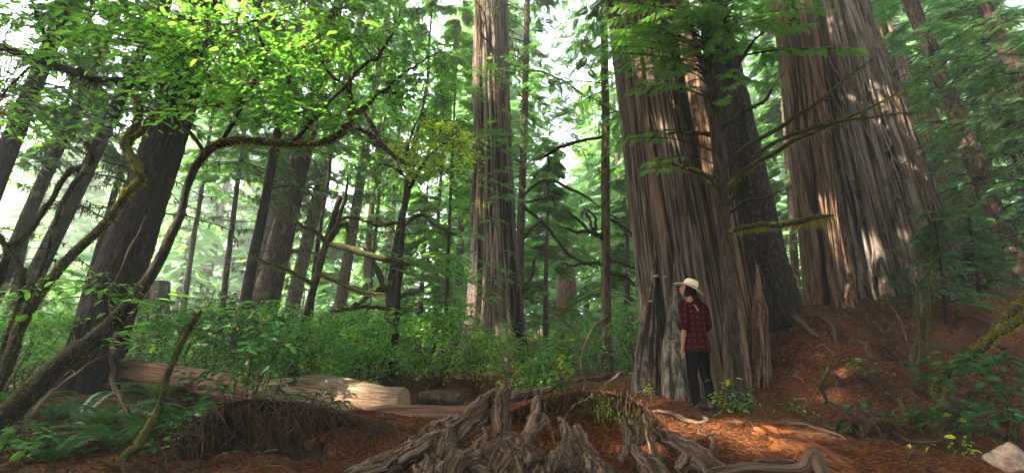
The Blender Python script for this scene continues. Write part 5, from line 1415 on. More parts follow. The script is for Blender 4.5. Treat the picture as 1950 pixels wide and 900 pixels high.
# leaning sticks and bare stems
for nm, lab, cat, pts, mt, mo, n in (
    ('mossy_stick', 'mossy broken stick leaning out of the fern floor beside the root mound', 'branch', [(200, 905, 3.6, 10), (245, 865, 3.75, 20), (290, 800, 3.9, 22), (310, 740, 4.0, 14), (335, 680, 4.1, 13), (360, 625, 4.2, 11), (384, 592, 4.3, 5)], 'mossy_limb', 'moss_dark', 900),
    ('bare_stick', 'long thin bare stick slanting across the mossy maple stem', 'branch', [(0, 865, 4.0, 7), (50, 800, 4.1, 7), (100, 745, 4.25, 6), (160, 700, 4.35, 5), (210, 672, 4.45, 4)], 'root', 'moss', 0),
    ('mossy_bough', 'thick bright mossy bough arching up out of the salal at the frame edge', 'branch', [(1785, 760, 4.9, 14), (1790, 735, 4.85, 20), (1806, 710, 4.8, 22), (1835, 688, 4.7, 22), (1870, 660, 4.6, 20), (1905, 632, 4.5, 20), (1950, 605, 4.4, 18), (2010, 575, 4.3, 16)], 'mossy_limb', 'moss', 2600),
    ('mossy_bough', 'upper mossy fork rising to the frame edge above the arching bough', 'branch', [(1900, 634, 4.52, 14), (1912, 612, 4.5, 20), (1930, 590, 4.45, 20), (1955, 565, 4.4, 18), (1990, 540, 4.3, 16)], 'mossy_limb', 'moss', 1000),
    ('mossy_branch', 'thin mossy stem rising from the moss clump before the massive cedar', 'branch', [(1745, 740, 5.4, 10), (1748, 700, 5.4, 9), (1752, 640, 5.4, 8), (1745, 590, 5.4, 9), (1752, 540, 5.4, 7), (1775, 500, 5.3, 5), (1815, 465, 5.2, 3)], 'mossy_limb', 'moss_dark', 600),
    ('mossy_branch', 'twin mossy stem beside the thin one before the massive cedar', 'branch', [(1765, 745, 5.35, 8), (1768, 690, 5.35, 7), (1767, 620, 5.35, 6), (1768, 540, 5.35, 6), (1772, 480, 5.3, 4), (1740, 445, 5.2, 2)], 'mossy_limb', 'moss_dark', 450),
    ('bare_twig', 'pale forked bare twig standing on the red slope', 'branch', [(1575, 770, 5.9, 4), (1568, 745, 5.9, 6), (1560, 735, 5.9, 7), (1572, 710, 5.9, 8), (1578, 693, 5.9, 5)], 'mossy_limb', 'moss_dark', 160),
    ('bare_twig', 'reddish twig leaning down to the forked bare twig', 'branch', [(1512, 712, 6.2, 3), (1535, 730, 6.0, 4), (1556, 746, 5.9, 4), (1535, 772, 5.7, 3), (1528, 790, 5.5, 2)], 'root', 'moss', 0),
    ('bare_twig', 'thin dead twig rising beside the feet of the person', 'branch', [(1372, 790, 5.9, 2.5), (1378, 770, 5.95, 3), (1386, 745, 6, 3), (1390, 730, 6.05, 2)], 'root', 'moss', 0),
    ('bare_twig', 'dead stick leaning against the dark bank by the path', 'branch', [(1145, 745, 6.6, 5), (1160, 728, 6.7, 6), (1183, 709, 6.8, 6)], 'root', 'moss', 0),
    ('bare_twig', 'arched bare briar reaching over the trodden path', 'branch', [(1110, 760, 5.8, 3), (1112, 720, 6.0, 3), (1105, 690, 6.2, 3.5), (1120, 640, 6.4, 4), (1140, 612, 6.5, 4), (1165, 602, 6.6, 3)], 'root', 'moss', 0),
    ('bare_twig', 'wiry forked twig on the mossy crest behind the stump', 'branch', [(1074, 802, 4.2, 2), (1080, 786, 4.2, 4), (1100, 768, 4.25, 4), (1126, 756, 4.3, 4), (1128, 748, 4.3, 6)], 'twig', 'moss', 0),
    ('bare_twig', 'dark looping twig lying on the slope beside the pale log', 'branch', [(640, 855, 4.3, 5), (680, 842, 4.35, 6), (705, 826, 4.4, 7), (720, 838, 4.4, 7), (745, 834, 4.4, 6), (735, 824, 4.45, 4)], 'twig', 'moss', 0),
    ('bare_twig', 'pale thin dead stem curving before the massive cedar', 'branch', [(1705, 478, 6.9, 2), (1728, 500, 6.7, 3), (1740, 530, 6.6, 3), (1755, 575, 6.5, 4), (1745, 640, 6.3, 3), (1733, 700, 6.1, 3)], 'root', 'moss', 0),
    ('bare_twig', 'pale thin dead stem crossing over the flank of the massive cedar', 'branch', [(1690, 575, 7.4, 3), (1712, 610, 7.2, 4), (1728, 650, 7.0, 4), (1735, 690, 6.8, 3)], 'root', 'moss', 0),
):
    P, R = pix(pts, 40, .012, len(lab)); R = R * (.72 if 'mossy' in nm else 1) * (1 + .22 * fbm(np.stack([np.linspace(0, 9, 40), np.full(40, len(lab)), np.zeros(40)], -1), 2, 3)); r_ = thing(nm, lab, cat, P[0]); mossy_path(r_, 'stem', P, R, mt, mo, n, .022, n // 6, .06, 9)

# moss clump at the foot of the thin stems, and on the big arching bough
c = at(1755, 745, 5.4); c[2] = gz(c[0], c[1])
ms = MB(); p = c + rng.normal(0, 1, (1800, 3)) * np.array([.13, .10, .06]) + np.array([0, 0, .06]); strands(ms, p, rng.uniform(.02, .09, 1800), .005)
tag(ms.build('moss_clump', M['moss_dark']), 'shaggy green moss clump at the foot of the thin mossy stems', 'moss')

# small black rootwad on the slope, the pink rock
def lump(c, r, n=(40, 24), amp=.3, fr=3, seed=0, sq=(1, 1, 1), sharp=False):
    th = np.linspace(0, 2 * np.pi, n[0] + 1)[:-1]; ph = np.linspace(.02, np.pi - .02, n[1])
    d = np.stack([np.outer(np.sin(ph), np.cos(th)), np.outer(np.sin(ph), np.sin(th)), np.outer(np.cos(ph), np.ones(n[0]))], -1).reshape(-1, 3)
    k = fbm(d * fr / 2 + seed, 4, seed)
    if sharp: k = np.round(k * 5) / 5 * .7 + k * .3
    v = c + d * np.array(sq) * (r * (1 + amp * k))[:, None]
    i = (np.arange(n[1] - 1)[:, None] * n[0] + np.arange(n[0])[None]); j = (np.arange(n[1] - 1)[:, None] * n[0] + (np.arange(n[0])[None] + 1) % n[0])
    return v, np.stack([i, i + n[0], j + n[0], j], -1).reshape(-1, 4)
c = at(1930, 886, 3.5) + np.array([0, 0, .03]); v, f = lump(np.zeros(3), 1, (90, 60), 0, 2.6, 5)
r_ = np.full(len(v), 9.0)
for k in range(16):
    n_ = unit(rng.normal(0, 1, 3)); r_ = np.minimum(r_, rng.uniform(.068, .10) / np.maximum(v @ n_, .05))
v = c + v * np.minimum(r_, .17)[:, None] * (1 + .05 * fbm(v * 5, 4, 2))[:, None]
mb = MB(); mb.add(v, f); tag(mb.build('boulder', M['rock']), 'pinkish jagged rock at the bottom corner', 'rock')
c = at(1655, 835, 4.7); c[2] = gz(c[0], c[1]) + .08
RW = thing('rotten_stub', 'small dark crumbling root stub on the red slope', 'stump', c)
v, f = lump(c, .15, (60, 40), .55, 4, 9, (1.1, .9, .8)); mb = MB(); mb.add(v, f); mb.build('core', M['stem'], RW)
for k in range(6):
    a = k * 1.05 + .3; P = spline([c + np.array([math.cos(a) * .05, math.sin(a) * .05, .04]), c + np.array([math.cos(a) * .18, math.sin(a) * .16, .03]), c + np.array([math.cos(a) * .30, math.sin(a) * .26, -.08])], 14, .01, k)
    mb = MB(); tube(mb, P, np.linspace(.035, .008, 14), 10, 0, .8, .25); mb.build('root', M['stem'], RW)

# crooked dark roots threading the bank
for k in range(34):
    x = rng.uniform(3.3, 8.2); y = rng.uniform(6.0, 9.4) if x > 4.4 else rng.uniform(6.6, 8.6); a = rng.uniform(-2.6, -.5); L = rng.uniform(.5, 1.6)
    t = np.linspace(0, 1, 22); wv = fbm(np.stack([t * 3, t * 0 + k, t * 0], -1), 3, k)
    P = np.stack([x + math.cos(a) * L * t - math.sin(a) * wv * .16 * L, y + math.sin(a) * L * t + math.cos(a) * wv * .16 * L, t * 0], -1)
    P[:, 2] = ground(P[:, 0], P[:, 1]) + .01 + .06 * np.sin(t * np.pi) * rng.random() + .03 * fbm(np.stack([t * 4, t * 0 + k * 3, t * 0], -1), 2, k)
    mb = MB(); tube(mb, P, np.linspace(rng.uniform(.014, .045), .004, 22), 10, 0, .9, .15, 2, 3, k)
    for q in range(rng.integers(0, 3)):
        j = rng.integers(5, 16); d = unit(np.array([math.cos(a + rng.choice([-1, 1])), math.sin(a + rng.choice([-1, 1])), 0])); Q = P[j] + d * np.linspace(0, L * .4, 9)[:, None]; Q = spline(Q, 9, .03, k + q); Q[:, 2] = ground(Q[:, 0], Q[:, 1]) + .012; Q[0] = P[j]; tube(mb, Q, np.linspace(.014, .003, 9), 7)
    tag(mb.build('bank_root', M['root'] if k % 3 else M['stem']), 'crooked dark root threading the shaded bank under the giant cedars', 'root', 'crooked roots on the shaded bank')

# sword ferns
def fern(label, px, py, Y, L, n, az0=0, spread=2 * np.pi, tilt=.9):
    b = at(px, py, Y); b[2] = gz(b[0], b[1])
    root = thing('sword_fern', label, 'fern', b, 'sword ferns on the shaded floor')
    for k in range(n):
        az = az0 + spread * (k + rng.uniform(.2, .8)) / n; l = L * rng.uniform(.7, 1.1); d = np.array([math.cos(az), math.sin(az), 0])
        t = np.linspace(0, 1, 26)[:, None]; rise = tilt * rng.uniform(.8, 1.25)
        P = b + d * l * (t * .55 + .45 * t * t) + np.array([0, 0, l * rise]) * (t - .62 * t ** 2.2)
        mb = MB(); tube(mb, P, np.linspace(.004, .001, 26), 4, cap=False)
        q = np.linspace(.12, .99, 34) * 24.9; i = q.astype(int); f = (q - i)[:, None]
        p = P[i] * (1 - f) + P[i + 1] * f; T = unit(P[i + 1] - P[i]); S = unit(np.cross(T, [0, 0, 1.]))
        w = .105 * L / .7 * np.sin(np.pi * (.14 + .84 * np.linspace(0, 1, 34) ** .8)) ** .7
        up = np.cross(S, T)
        for sg in (1, -1):
            dd = unit(S * sg + T * .28 + rng.normal(0, .06, (34, 3)) - up * .15)
            stamp(mb, LEAFN[0] * np.array([1, .55, 1]), LEAFN[1], orient(dd, up + rng.normal(0, .1, (34, 3))), p, w * rng.uniform(.9, 1.1, 34))
        mb.build('frond', M['fern'], root)
fern('upright sword fern with two tall fronds before the leaning hemlock', 145, 800, 5.2, .55, 5, .9, 1.6, 1.4)
fern('sword fern spreading at the foot of the dark root mound', 350, 790, 4.9, .75, 10)
fern('low sword fern beside the mossy broken stick', 225, 775, 5.1, .6, 8)
fern('small sword fern by the mossy log corner', 40, 880, 4.1, .45, 8)
fern('sword fern tucked under the broadleaf bush', 430, 770, 4.9, .5, 8)
fern('sword fern at the foot of the pale split stump', 300, 745, 6.6, .7, 9)
fern('sword fern by the leaning maple stem base', 110, 760, 5.6, .5, 8)

fern('sword fern at the bottom corner under the leaning maple', 90, 905, 3.9, .5, 9)
fern('sword fern in front of the low mossy log', 210, 870, 4.2, .5, 8)
fern('sword fern beside the bare pale sapling base', 290, 815, 4.6, .6, 9)
fern('sword fern behind the mossy broken stick', 385, 760, 5.4, .6, 9)
fern('sword fern half hidden by the thick leaning maple stem', 30, 780, 5.6, .6, 9)

# ------------------------------------------------------------------ uncountable ground cover and litter
def scatter_ground(n, xr, yr, dens=None):
    x = rng.uniform(*xr, n); y = yr[0] + (yr[1] - yr[0]) * rng.random(n) ** 1.3
    if dens is not None:
        k = rng.random(n) < dens(x, y); x, y = x[k], y[k]
    return np.stack([x, y, ground(x, y)], -1)
lf = MB()
def dn(x, y):
    d = ss(9.5, 11.5, y) * .9
    d = np.maximum(d, ss(-1.7, -3, x) * ss(6.6, 8, y) * .9)
    d = np.maximum(d, ss(-1.6, -2.6, x) * .5)
    d = d * (1 - .85 * ss(2.2, 3, x) * ss(12, 9, y)) * (1 - .8 * np.exp(-((x - 1.6) / .5) ** 2) * ss(14, 11, y))
    return d
p = scatter_ground(52000, (-16, 16), (4, 30), dn)
n = len(p); a = rng.uniform(0, 2 * np.pi, n)
p[:, 2] += .02 + .42 * rng.random(n) ** 1.5 * ss(5, 12, p[:, 1])
d = np.stack([np.cos(a), np.sin(a), rng.normal(0, .3, n)], -1)
stamp(lf, LEAF[0], LEAF[1], orient(d, np.array([0, 0, 1.]) + rng.normal(0, .4, (n, 3))), p, rng.uniform(.05, .11, n) * (1 + p[:, 1] / 22))
tag(lf.build('undergrowth', M['cover']), 'low green leafy undergrowth carpeting the floor of the wood', 'undergrowth', kind='stuff')
# bark chips, needles, dead twigs
lt = MB()
p = scatter_ground(110000, (-4.5, 6.5), (3.0, 9), None); n = len(p); a = rng.uniform(0, 2 * np.pi, n)
p[:, 2] += .004
d = np.stack([np.cos(a), np.sin(a), rng.normal(0, .22, n)], -1)
bx = np.array([[-.5, -.5, 0], [.5, -.4, 0], [.5, .4, .3], [-.5, .5, .2]])
s_ = np.stack([rng.uniform(.008, .032, n) * rng.choice([1, 1, 1, 1, 2.6], n), rng.uniform(.002, .010, n), rng.uniform(.006, .02, n)], -1)
stamp(lt, bx, np.array([[0, 1, 2, 3]]), orient(d, np.array([0, 0, 1.]) + rng.normal(0, .25, (n, 3))), p, s_)
tag(lt.build('bark_litter', M['litter']), 'loose bark chips and needles strewn over the trodden ground', 'litter', kind='stuff')
tw = MB()
p = np.concatenate([scatter_ground(800, (-4.5, 7), (3.2, 9.5)), scatter_ground(900, (2.6, 8), (4.6, 9.8))])
for k, q in enumerate(p):
    a = rng.uniform(0, np.pi); L = rng.uniform(.08, .5) * (1.3 if q[0] > 3.5 else 1); d = np.array([math.cos(a), math.sin(a), 0])
    P = q + d * np.linspace(-.5, .5, 8)[:, None] * L; P = spline(P, 8, .02, k); P[:, 2] = ground(P[:, 0], P[:, 1]) + .008 + .03 * rng.random() * np.sin(np.linspace(0, 3, 8)) ** 2
    tube(tw, P, np.linspace(rng.uniform(.002, .008), .0015, 8), 5, cap=False)
tag(tw.build('twig_litter', M['root']), 'dead twigs and thin roots scattered over the ground', 'litter', kind='stuff')

# ------------------------------------------------------------------ the visitor
FT = at(1341, 777, 6.45); FT[2] = gz(FT[0], FT[1])
PER = thing('person', 'woman in straw hat, red plaid shirt and black trousers gazing up at the giant cedar', 'person', FT)
YAW = math.radians(24)
HS = 1.0


def rotz(v, a):
    c, s = math.cos(a), math.sin(a); v = np.asarray(v, float)
    return np.stack([v[..., 0] * c - v[..., 1] * s, v[..., 0] * s + v[..., 1] * c, v[..., 2]], -1)


def W(v): return rotz(np.asarray(v, float) * HS, YAW) + FT


# skeleton grown with a skin modifier
vs = []; es = []; rs = []
def J(p, r, par=None):
    vs.append(p); rs.append(r)
    if par is not None: es.append((par, len(vs) - 1))
    return len(vs) - 1
pel = J((0, 0, .88), (.135, .10)); wa = J((0, 0, 1.02), (.12, .085), pel); ch = J((0, .005, 1.22), (.14, .095), wa); ns = J((0, -.01, 1.36), (.075, .06), ch); nk = J((-.005, .005, 1.44), (.052, .052), ns); J((-.012, .015, 1.50), (.05, .05), nk)
for sx in (-1, 1):
    hp = J((.088 * sx, 0, .82), (.074, .080), pel); oo = .05 if sx < 0 else -.03; kn = J((.086 * sx, .015 + oo * .5, .46), (.046, .048), hp); cf = J((.084 * sx, -.012 + oo * .8, .32), (.042, .044), kn)
    an = J((.078 * sx, -.01 + oo, .085), (.030, .034), cf); J((.09 * sx, .12 + oo, .035), (.035, .025), an)
    sh = J((.15 * sx, -.005, 1.345), (.055, .055), ns)
    if sx < 0:
        el = J((-.205, -.03, 1.07), (.04, .04), sh); m1 = J((-.212, .0, .95), (.037, .037), el); wr = J((-.208, .035, .82), (.025, .021), m1)
        pm = J((-.205, .05, .765), (.020, .036), wr); k2 = J((-.202, .06, .735), (.016, .036), pm)
    else:
        el = J((.205, -.04, 1.08), (.04, .04), sh); m1 = J((.18, .08, 1.06), (.036, .036), el); wr = J((.14, .20, 1.07), (.024, .022), m1)
        pm = J((.115, .25, 1.085), (.020, .034), wr)
me = bpy.data.meshes.new('person_body'); me.from_pydata([tuple(W(p)) for p in vs], es, [])
bo = bpy.data.objects.new('person_body', me); col.objects.link(bo)
md = bo.modifiers.new('s', 'SKIN'); md.use_smooth_shade = True
for i_, r in enumerate(rs):
    me.skin_vertices[0].data[i_].radius = r; me.skin_vertices[0].data[i_].use_root = (i_ == 0)
bo.modifiers.new('u', 'SUBSURF').levels = 2
dg = bpy.context.evaluated_depsgraph_get(); ev = bo.evaluated_get(dg); bm_ = bpy.data.meshes.new_from_object(ev)
bv = np.empty(len(bm_.vertices) * 3, np.float32); bm_.vertices.foreach_get('co', bv); bv = bv.reshape(-1, 3).astype(float)
body = MB()
q4 = np.array([p.vertices[:] for p in bm_.polygons if len(p.vertices) == 4]); q3 = [p.vertices[:] for p in bm_.polygons if len(p.vertices) == 3]
body.add(bv, q4)
if q3: body.f.append(np.array(q3)); body.m.append(0)
bpy.data.objects.remove(bo)
# fingers: rooted in the palm, each with two bends
def finger(root, d1, d2, d3, l, r):
    root = np.array(root); a = root + np.array(d1) * l * .45; b = a + np.array(d2) * l * .32; c = b + np.array(d3) * l * .25
    P = spline([root - np.array(d1) * .02, root, a, b, c], 12); tube(body, W(P), np.linspace(r, r * .72, 12), 8)
dn_, cu = unit([.02, .12, -1]), unit([.15, .30, -.95])
for k, (oy, l, r) in enumerate(((.086, .064, .0082), (.068, .074, .0086), (.048, .069, .0082), (.030, .054, .0072))):
    finger((-.203, oy - .004, .722), dn_, cu, unit([.45, .3, -.8]), l, r)
finger((-.196, .082, .775), unit([.12, .62, -.75]), unit([.12, .35, -.92]), unit([.2, .1, -.95]), .062, .0095)
for k, ox in enumerate((.0, .018, .036, .052)):
    finger((.10 - .004 * k, .265, 1.105 - ox), unit([-.55, .7, .05]), unit([-.9, .2, 0]), unit([-.8, -.5, 0]), .066, .0082)
finger((.115, .245, 1.115), unit([-.3, .7, .6]), unit([-.7, .5, .2]), unit([-.8, .2, .1]), .06, .009)
# head with a face
HC = np.array([-.014, .035, 1.575]); HY = math.radians(40); HPT = math.radians(27)
def HW(v):
    v = np.asarray(v, float); c, s = math.cos(HPT), math.sin(HPT)
    v = np.stack([v[..., 0], v[..., 1] * c - v[..., 2] * s, v[..., 1] * s + v[..., 2] * c], -1)
    return W(rotz(v, HY) + HC)
nt_, npn = 56, 40
th = np.linspace(0, 2 * np.pi, nt_ + 1)[:-1]; ph = np.linspace(.01, np.pi - .01, npn)
D = np.stack([np.outer(np.sin(ph), np.cos(th)), np.outer(np.sin(ph), np.sin(th)), np.outer(np.cos(ph), np.ones(nt_))], -1).reshape(-1, 3)
hv = D * np.array([.074, .094, .112])
x, y, z = hv.T.copy()
fr = np.clip(y / .094, 0, 1)
jaw = np.clip(-z / .112, 0, 1)
hv[:, 0] *= 1 - .28 * jaw ** 1.5; hv[:, 1] *= 1 - .10 * jaw * (y < 0)
def bumpf(cx, cz, w, h, a):
    return a * np.exp(-((x - cx) / w) ** 2 - ((z - cz) / h) ** 2) * fr ** 2
hv[:, 1] += bumpf(0, -.022, .012, .016, .024) + bumpf(0, .0, .008, .025, .010) + bumpf(0, -.062, .018, .010, .008) + bumpf(0, -.095, .02, .014, .010)
hv[:, 1] -= bumpf(-.03, .004, .014, .009, .010) + bumpf(.03, .004, .014, .009, .010) - bumpf(-.03, .022, .02, .007, .005) - bumpf(.03, .022, .02, .007, .005)
hf = [[r * nt_ + k, (r + 1) * nt_ + k, (r + 1) * nt_ + (k + 1) % nt_, r * nt_ + (k + 1) % nt_] for r in range(npn - 1) for k in range(nt_)]
body.add(HW(hv), hf)
for sx in (-1, 1):
    e, ef = lump(np.zeros(3), 1, (14, 9), .1, 2, 3); body.add(HW(e * np.array([.007, .018, .029]) + np.array([sx * .073, -.004, -.008])), ef)
body.build('body', M['skin'], PER)
for sx in (-1, 1):
    e, ef = lump(np.zeros(3), 1, (12, 8), 0, 1, 1); mb = MB(); mb.add(HW(e * np.array([.010, .006, .006]) + np.array([sx * .03, .083, .003])), ef); mb.build('eye', M['eye'], PER)
e, ef = lump(np.zeros(3), 1, (16, 8), 0, 1, 1); mb = MB(); mb.add(HW(e * np.array([.021, .006, .007]) + np.array([0, .094, -.060])), ef); mb.build('mouth', M['lip'], PER)
# hair: cap over the back of the skull and a loose tail on the nape
mb = MB()
hh = D * np.array([.084, .104, .118]); hh[:, 1] -= .010
keep_ = (D[:, 1] < .35 + .5 * np.clip(D[:, 2], 0, 1)) 
ff = np.array(hf); ff = ff[keep_[ff].all(1) & (D[ff][:, :, 2].mean(1) > -.85)]
hh = hh * (1 + .03 * fbm(D * np.array([9, 9, 2]), 3, 4))[:, None]
mb.add(HW(hh), ff)
P = np.array([HW(np.array([0, -.075, -.02])), HW(np.array([.005, -.10, -.085])), W(np.array([.02, -.095, 1.40])), W(np.array([.03, -.115, 1.31]))])
tube(mb, spline(P, 16), np.interp(np.linspace(0, 1, 16), [0, .3, .7, 1], [.06, .066, .055, .02]), 18, 0, .7, .12, 4, 4, 3)
mb.build('hair', M['hair'], PER)
# straw hat
HB = np.array([0, -.008, .052])
def hat_ring(r, z, n=56, wob=0):
    a = np.linspace(0, 2 * np.pi, n + 1)[:-1]
    return np.stack([np.cos(a) * r * .92, np.sin(a) * r * 1.08, z + wob * np.cos(2 * a) + 0 * a], -1)
def rings(mb, R_, n=56, m=0, capl=False):
    v = np.concatenate(R_); f = [[r * n + k, r * n + (k + 1) % n, (r + 1) * n + (k + 1) % n, (r + 1) * n + k] for r in range(len(R_) - 1) for k in range(n)]
    mb.add(HW(v + HB), f, m)
    if capl:
        t = np.vstack([R_[-1], R_[-1].mean(0)]); mb.add(HW(t + HB), [[k, (k + 1) % n, n] for k in range(n)], m)
hat = MB()
rings(hat, [hat_ring(.088, -.004), hat_ring(.12, -.012, wob=.006), hat_ring(.16, -.020, wob=.012), hat_ring(.190, -.020, wob=.020), hat_ring(.195, -.015, wob=.020), hat_ring(.190, -.012, wob=.020), hat_ring(.16, -.013, wob=.012), hat_ring(.12, -.003, wob=.006), hat_ring(.092, .004)])
cr = [hat_ring(.092, .0), hat_ring(.091, .03), hat_ring(.087, .07), hat_ring(.079, .098), hat_ring(.064, .112), hat_ring(.04, .106), hat_ring(.012, .100)]
for r_ in cr[2:6]:
    s_ = np.exp(-((r_[:, 1] - .07) / .05) ** 2); r_[:, 0] *= 1 - .28 * s_; r_[:, 2] -= .006 * s_
rings(hat, cr, capl=True)
hat.build('straw_hat', M['straw'], PER)
mb = MB(); rings(mb, [hat_ring(.0945, .004), hat_ring(.0955, .016), hat_ring(.0935, .032), hat_ring(.090, .033)]); mb.build('hat_band', M['band'], PER)

# clothes
def loft(mb, rg, n=72, wr=.006, seed=0, m=0, lobes=0):
    rg = spline(rg, 40); a = np.linspace(0, 2 * np.pi, n + 1); V = []; s = 0; uv = []
    per = 2 * np.pi * rg[:, 3:5].mean()
    for k, (cx, cy, cz, rx, ry) in enumerate(rg):
        c = np.cos(a); si = np.sin(a); e = .86
        V.append(np.stack([cx + rx * np.sign(c) * np.abs(c) ** e, cy + ry * np.sign(si) * np.abs(si) ** e, np.full(n + 1, cz)], -1))
        if k: s += np.linalg.norm(rg[k, :3] - rg[k - 1, :3])
        uv.append(np.stack([a / (2 * np.pi) * per, np.full(n + 1, s)], -1))
    V = np.array(V); f = V.reshape(-1, 3)
    nrm = unit((V - V.mean(1, keepdims=True)).reshape(-1, 3))
    f = f + nrm * (wr * fbm(f * np.array([9, 9, 16]) + seed, 3, seed))[:, None]
    i = (np.arange(39)[:, None] * (n + 1) + np.arange(n)[None]).ravel()
    mb.add(W(f), np.stack([i, i + 1, i + n + 2, i + n + 1], -1), m, np.concatenate(uv))
mb = MB()
loft(mb, [(0, 0, .735, .185, .142), (0, 0, .80, .182, .142), (0, 0, .88, .172, .132), (0, 0, 1.02, .150, .112), (0, .005, 1.15, .160, .120), (0, .005, 1.26, .172, .122), (0, -.005, 1.34, .165, .105), (0, -.01, 1.385, .105, .078), (0, -.005, 1.41, .066, .066)], seed=2)
mb.build('plaid_shirt', M['plaid'], PER)
def sleeve(pts, r):
    mb = MB(); P = spline(pts, 22); R = np.interp(np.linspace(0, 1, 22), np.linspace(0, 1, len(r)), r)
    s = tube(mb, W(P), R, 28, 0, 1, .10, 2.2, 9, 5, False); return mb, P, R
for pts, cuff in (([(-.105, -.005, 1.355), (-.165, -.008, 1.345), (-.19, -.015, 1.27), (-.203, -.025, 1.15), (-.212, -.022, 1.02)], (-.212, -.02, 1.03)), ([(.105, -.005, 1.355), (.165, -.008, 1.345), (.19, -.02, 1.27), (.205, -.035, 1.14), (.205, -.03, 1.08), (.19, .03, 1.065)], None)):
    mb, P, R = sleeve(pts, [.05, .066, .066, .060, .057, .056]); mb.build('sleeve', M['plaid'], PER)
    mb = MB(); d = unit(P[-1] - P[-2]); tube(mb, W(np.array([P[-1] - d * .035, P[-1] - d * .02, P[-1] + d * .004, P[-1] + d * .008])), [.060, .064, .063, .056], 28, 0, 1, .06, 2, 9, 2, False); mb.build('rolled_cuff', M['plaid'], PER)
mb = MB(); tube(mb, W(spline([(-.05, .055, 1.40), (-.03, .02, 1.43), (.03, -.045, 1.43), (.05, .03, 1.42)], 10)), .016, 10, 0, .6); mb.build('collar', M['plaid'], PER)
mb = MB()
loft(mb, [(0, 0, .79, .150, .105), (0, 0, .84, .160, .118), (0, 0, .90, .150, .110), (0, 0, 1.0, .135, .098)], wr=.003, seed=4)
for sx in (-1, 1):
    o_ = .05 if sx < 0 else -.03; P = spline([(.080 * sx, 0, .86), (.086 * sx, .0, .76), (.088 * sx, .008 + o_ * .3, .60), (.088 * sx, .02 + o_ * .5, .46), (.085 * sx, -.01 + o_ * .8, .32), (.080 * sx, -.012 + o_, .14), (.080 * sx, -.01 + o_, .05)], 40)
    tube(mb, W(P), np.interp(np.linspace(0, 1, 40), [0, .12, .35, .5, .68, .9, 1], [.090, .088, .074, .058, .058, .046, .046]), 30, 0, 1, .06, 2, 7, 3, False)
mb.build('trousers', M['trouser'], PER)
for sx in (-1, 1):
    o_ = .05 if sx < 0 else -.03; mb = MB(); P = spline([(.076 * sx, -.06, .045), (.078 * sx, -.02, .055), (.082 * sx, .05, .05), (.092 * sx, .13, .036), (.096 * sx, .175, .030)], 18) + np.array([0, o_, 0])
    tube(mb, W(P), np.interp(np.linspace(0, 1, 18), [0, .2, .5, .8, 1], [.035, .048, .045, .042, .022]), 18, 0, .95); tube(mb, W(np.array([(.076 * sx, -.012 + o_, .04), (.076 * sx, -.012 + o_, .10), (.079 * sx, -.012 + o_, .15)])), [.045, .045, .048], 16); mb.build('boot', M['boot'], PER)
# flat strap lying over the shoulder and down the back
P = spline([(-.085, .10, 1.25), (-.088, .075, 1.34), (-.085, .0, 1.395), (-.075, -.07, 1.375), (-.045, -.115, 1.30), (-.03, -.125, 1.26)], 34)
P2 = W(P); T = unit(np.gradient(P2, axis=0)); C_ = W(np.array([0, 0, 1.2])) ; N_ = unit(P2 - C_); N_ = unit(N_ - T * np.sum(N_ * T, -1, keepdims=True)); B_ = np.cross(T, N_)
P2 = P2 + N_ * .006
v = np.stack([P2 - B_ * .012, P2 - B_ * .012 + N_ * .004, P2 + B_ * .012 + N_ * .004, P2 + B_ * .012], 1).reshape(-1, 3)
f = [[4 * k + j, 4 * k + (j + 1) % 4, 4 * k + 4 + (j + 1) % 4, 4 * k + 4 + j] for k in range(33) for j in range(4)]
mb = MB(); mb.add(v, f); mb.build('shoulder_strap', M['strap'], PER)

# ------------------------------------------------------------------ wooden stairs far along the path
def box(mb, lo, hi, m=0):
    lo = np.array(lo, float); hi = np.array(hi, float)
    v = [[(lo, hi)[a][0], (lo, hi)[b][1], (lo, hi)[c][2]] for a in (0, 1) for b in (0, 1) for c in (0, 1)]
    mb.add(v, [[0, 1, 3, 2], [4, 6, 7, 5], [0, 4, 5, 1], [2, 3, 7, 6], [0, 2, 6, 4], [1, 5, 7, 3]], m)
s0 = at(1177, 700, 26.5); s1 = at(1177, 616, 30.4)
s0[2] = gz(s0[0], s0[1])
STR = thing('wooden_stairs', 'weathered wooden stairs with pale handrail posts climbing the slope behind the reddish hemlock', 'stairs', s0)
nS = 13; hw = .52
for k in range(nS):
    t = (k + 1) / nS; p = s0 + (s1 - s0) * t; mb = MB(); box(mb, p + np.array([-hw, -.16, -.045]), p + np.array([hw, .16, 0])); mb.build('tread', M['stairwood'], STR, False)
for sx in (-1, 1):
    mb = MB(); P = np.array([s0 + np.array([sx * (hw + .04), -.1, -.05]), s1 + np.array([sx * (hw + .04), .1, -.05])])
    a = P[0]; b = P[1]; v = []
    for q in (a, b):
        for dx, dz in ((-.03, -.16), (.03, -.16), (.03, .04), (-.03, .04)): v.append(q + np.array([dx, 0, dz]))
    mb.add(v, [[0, 1, 2, 3], [4, 7, 6, 5]] + [[j, j + 4, (j + 1) % 4 + 4, (j + 1) % 4] for j in range(4)]); mb.build('stringer', M['stairwood'], STR, False)
    for t in ((.45, 1.0) if sx > 0 else (.70, 1.0)):
        p = s0 + (s1 - s0) * t + np.array([sx * (hw + .12), 0, -.5]); mb = MB(); box(mb, p + np.array([-.05, -.05, 0]), p + np.array([.05, .05, 1.45])); mb.build('handrail_post', M['pale_post'], STR, False)
    mb = MB(); tube(mb, np.array([s0 + (s1 - s0) * (.45 if sx > 0 else .7) + np.array([sx * (hw + .12), 0, .95]), s1 + np.array([sx * (hw + .12), 0, .95])]), .045, 10); mb.build('handrail', M['pale_post'], STR)

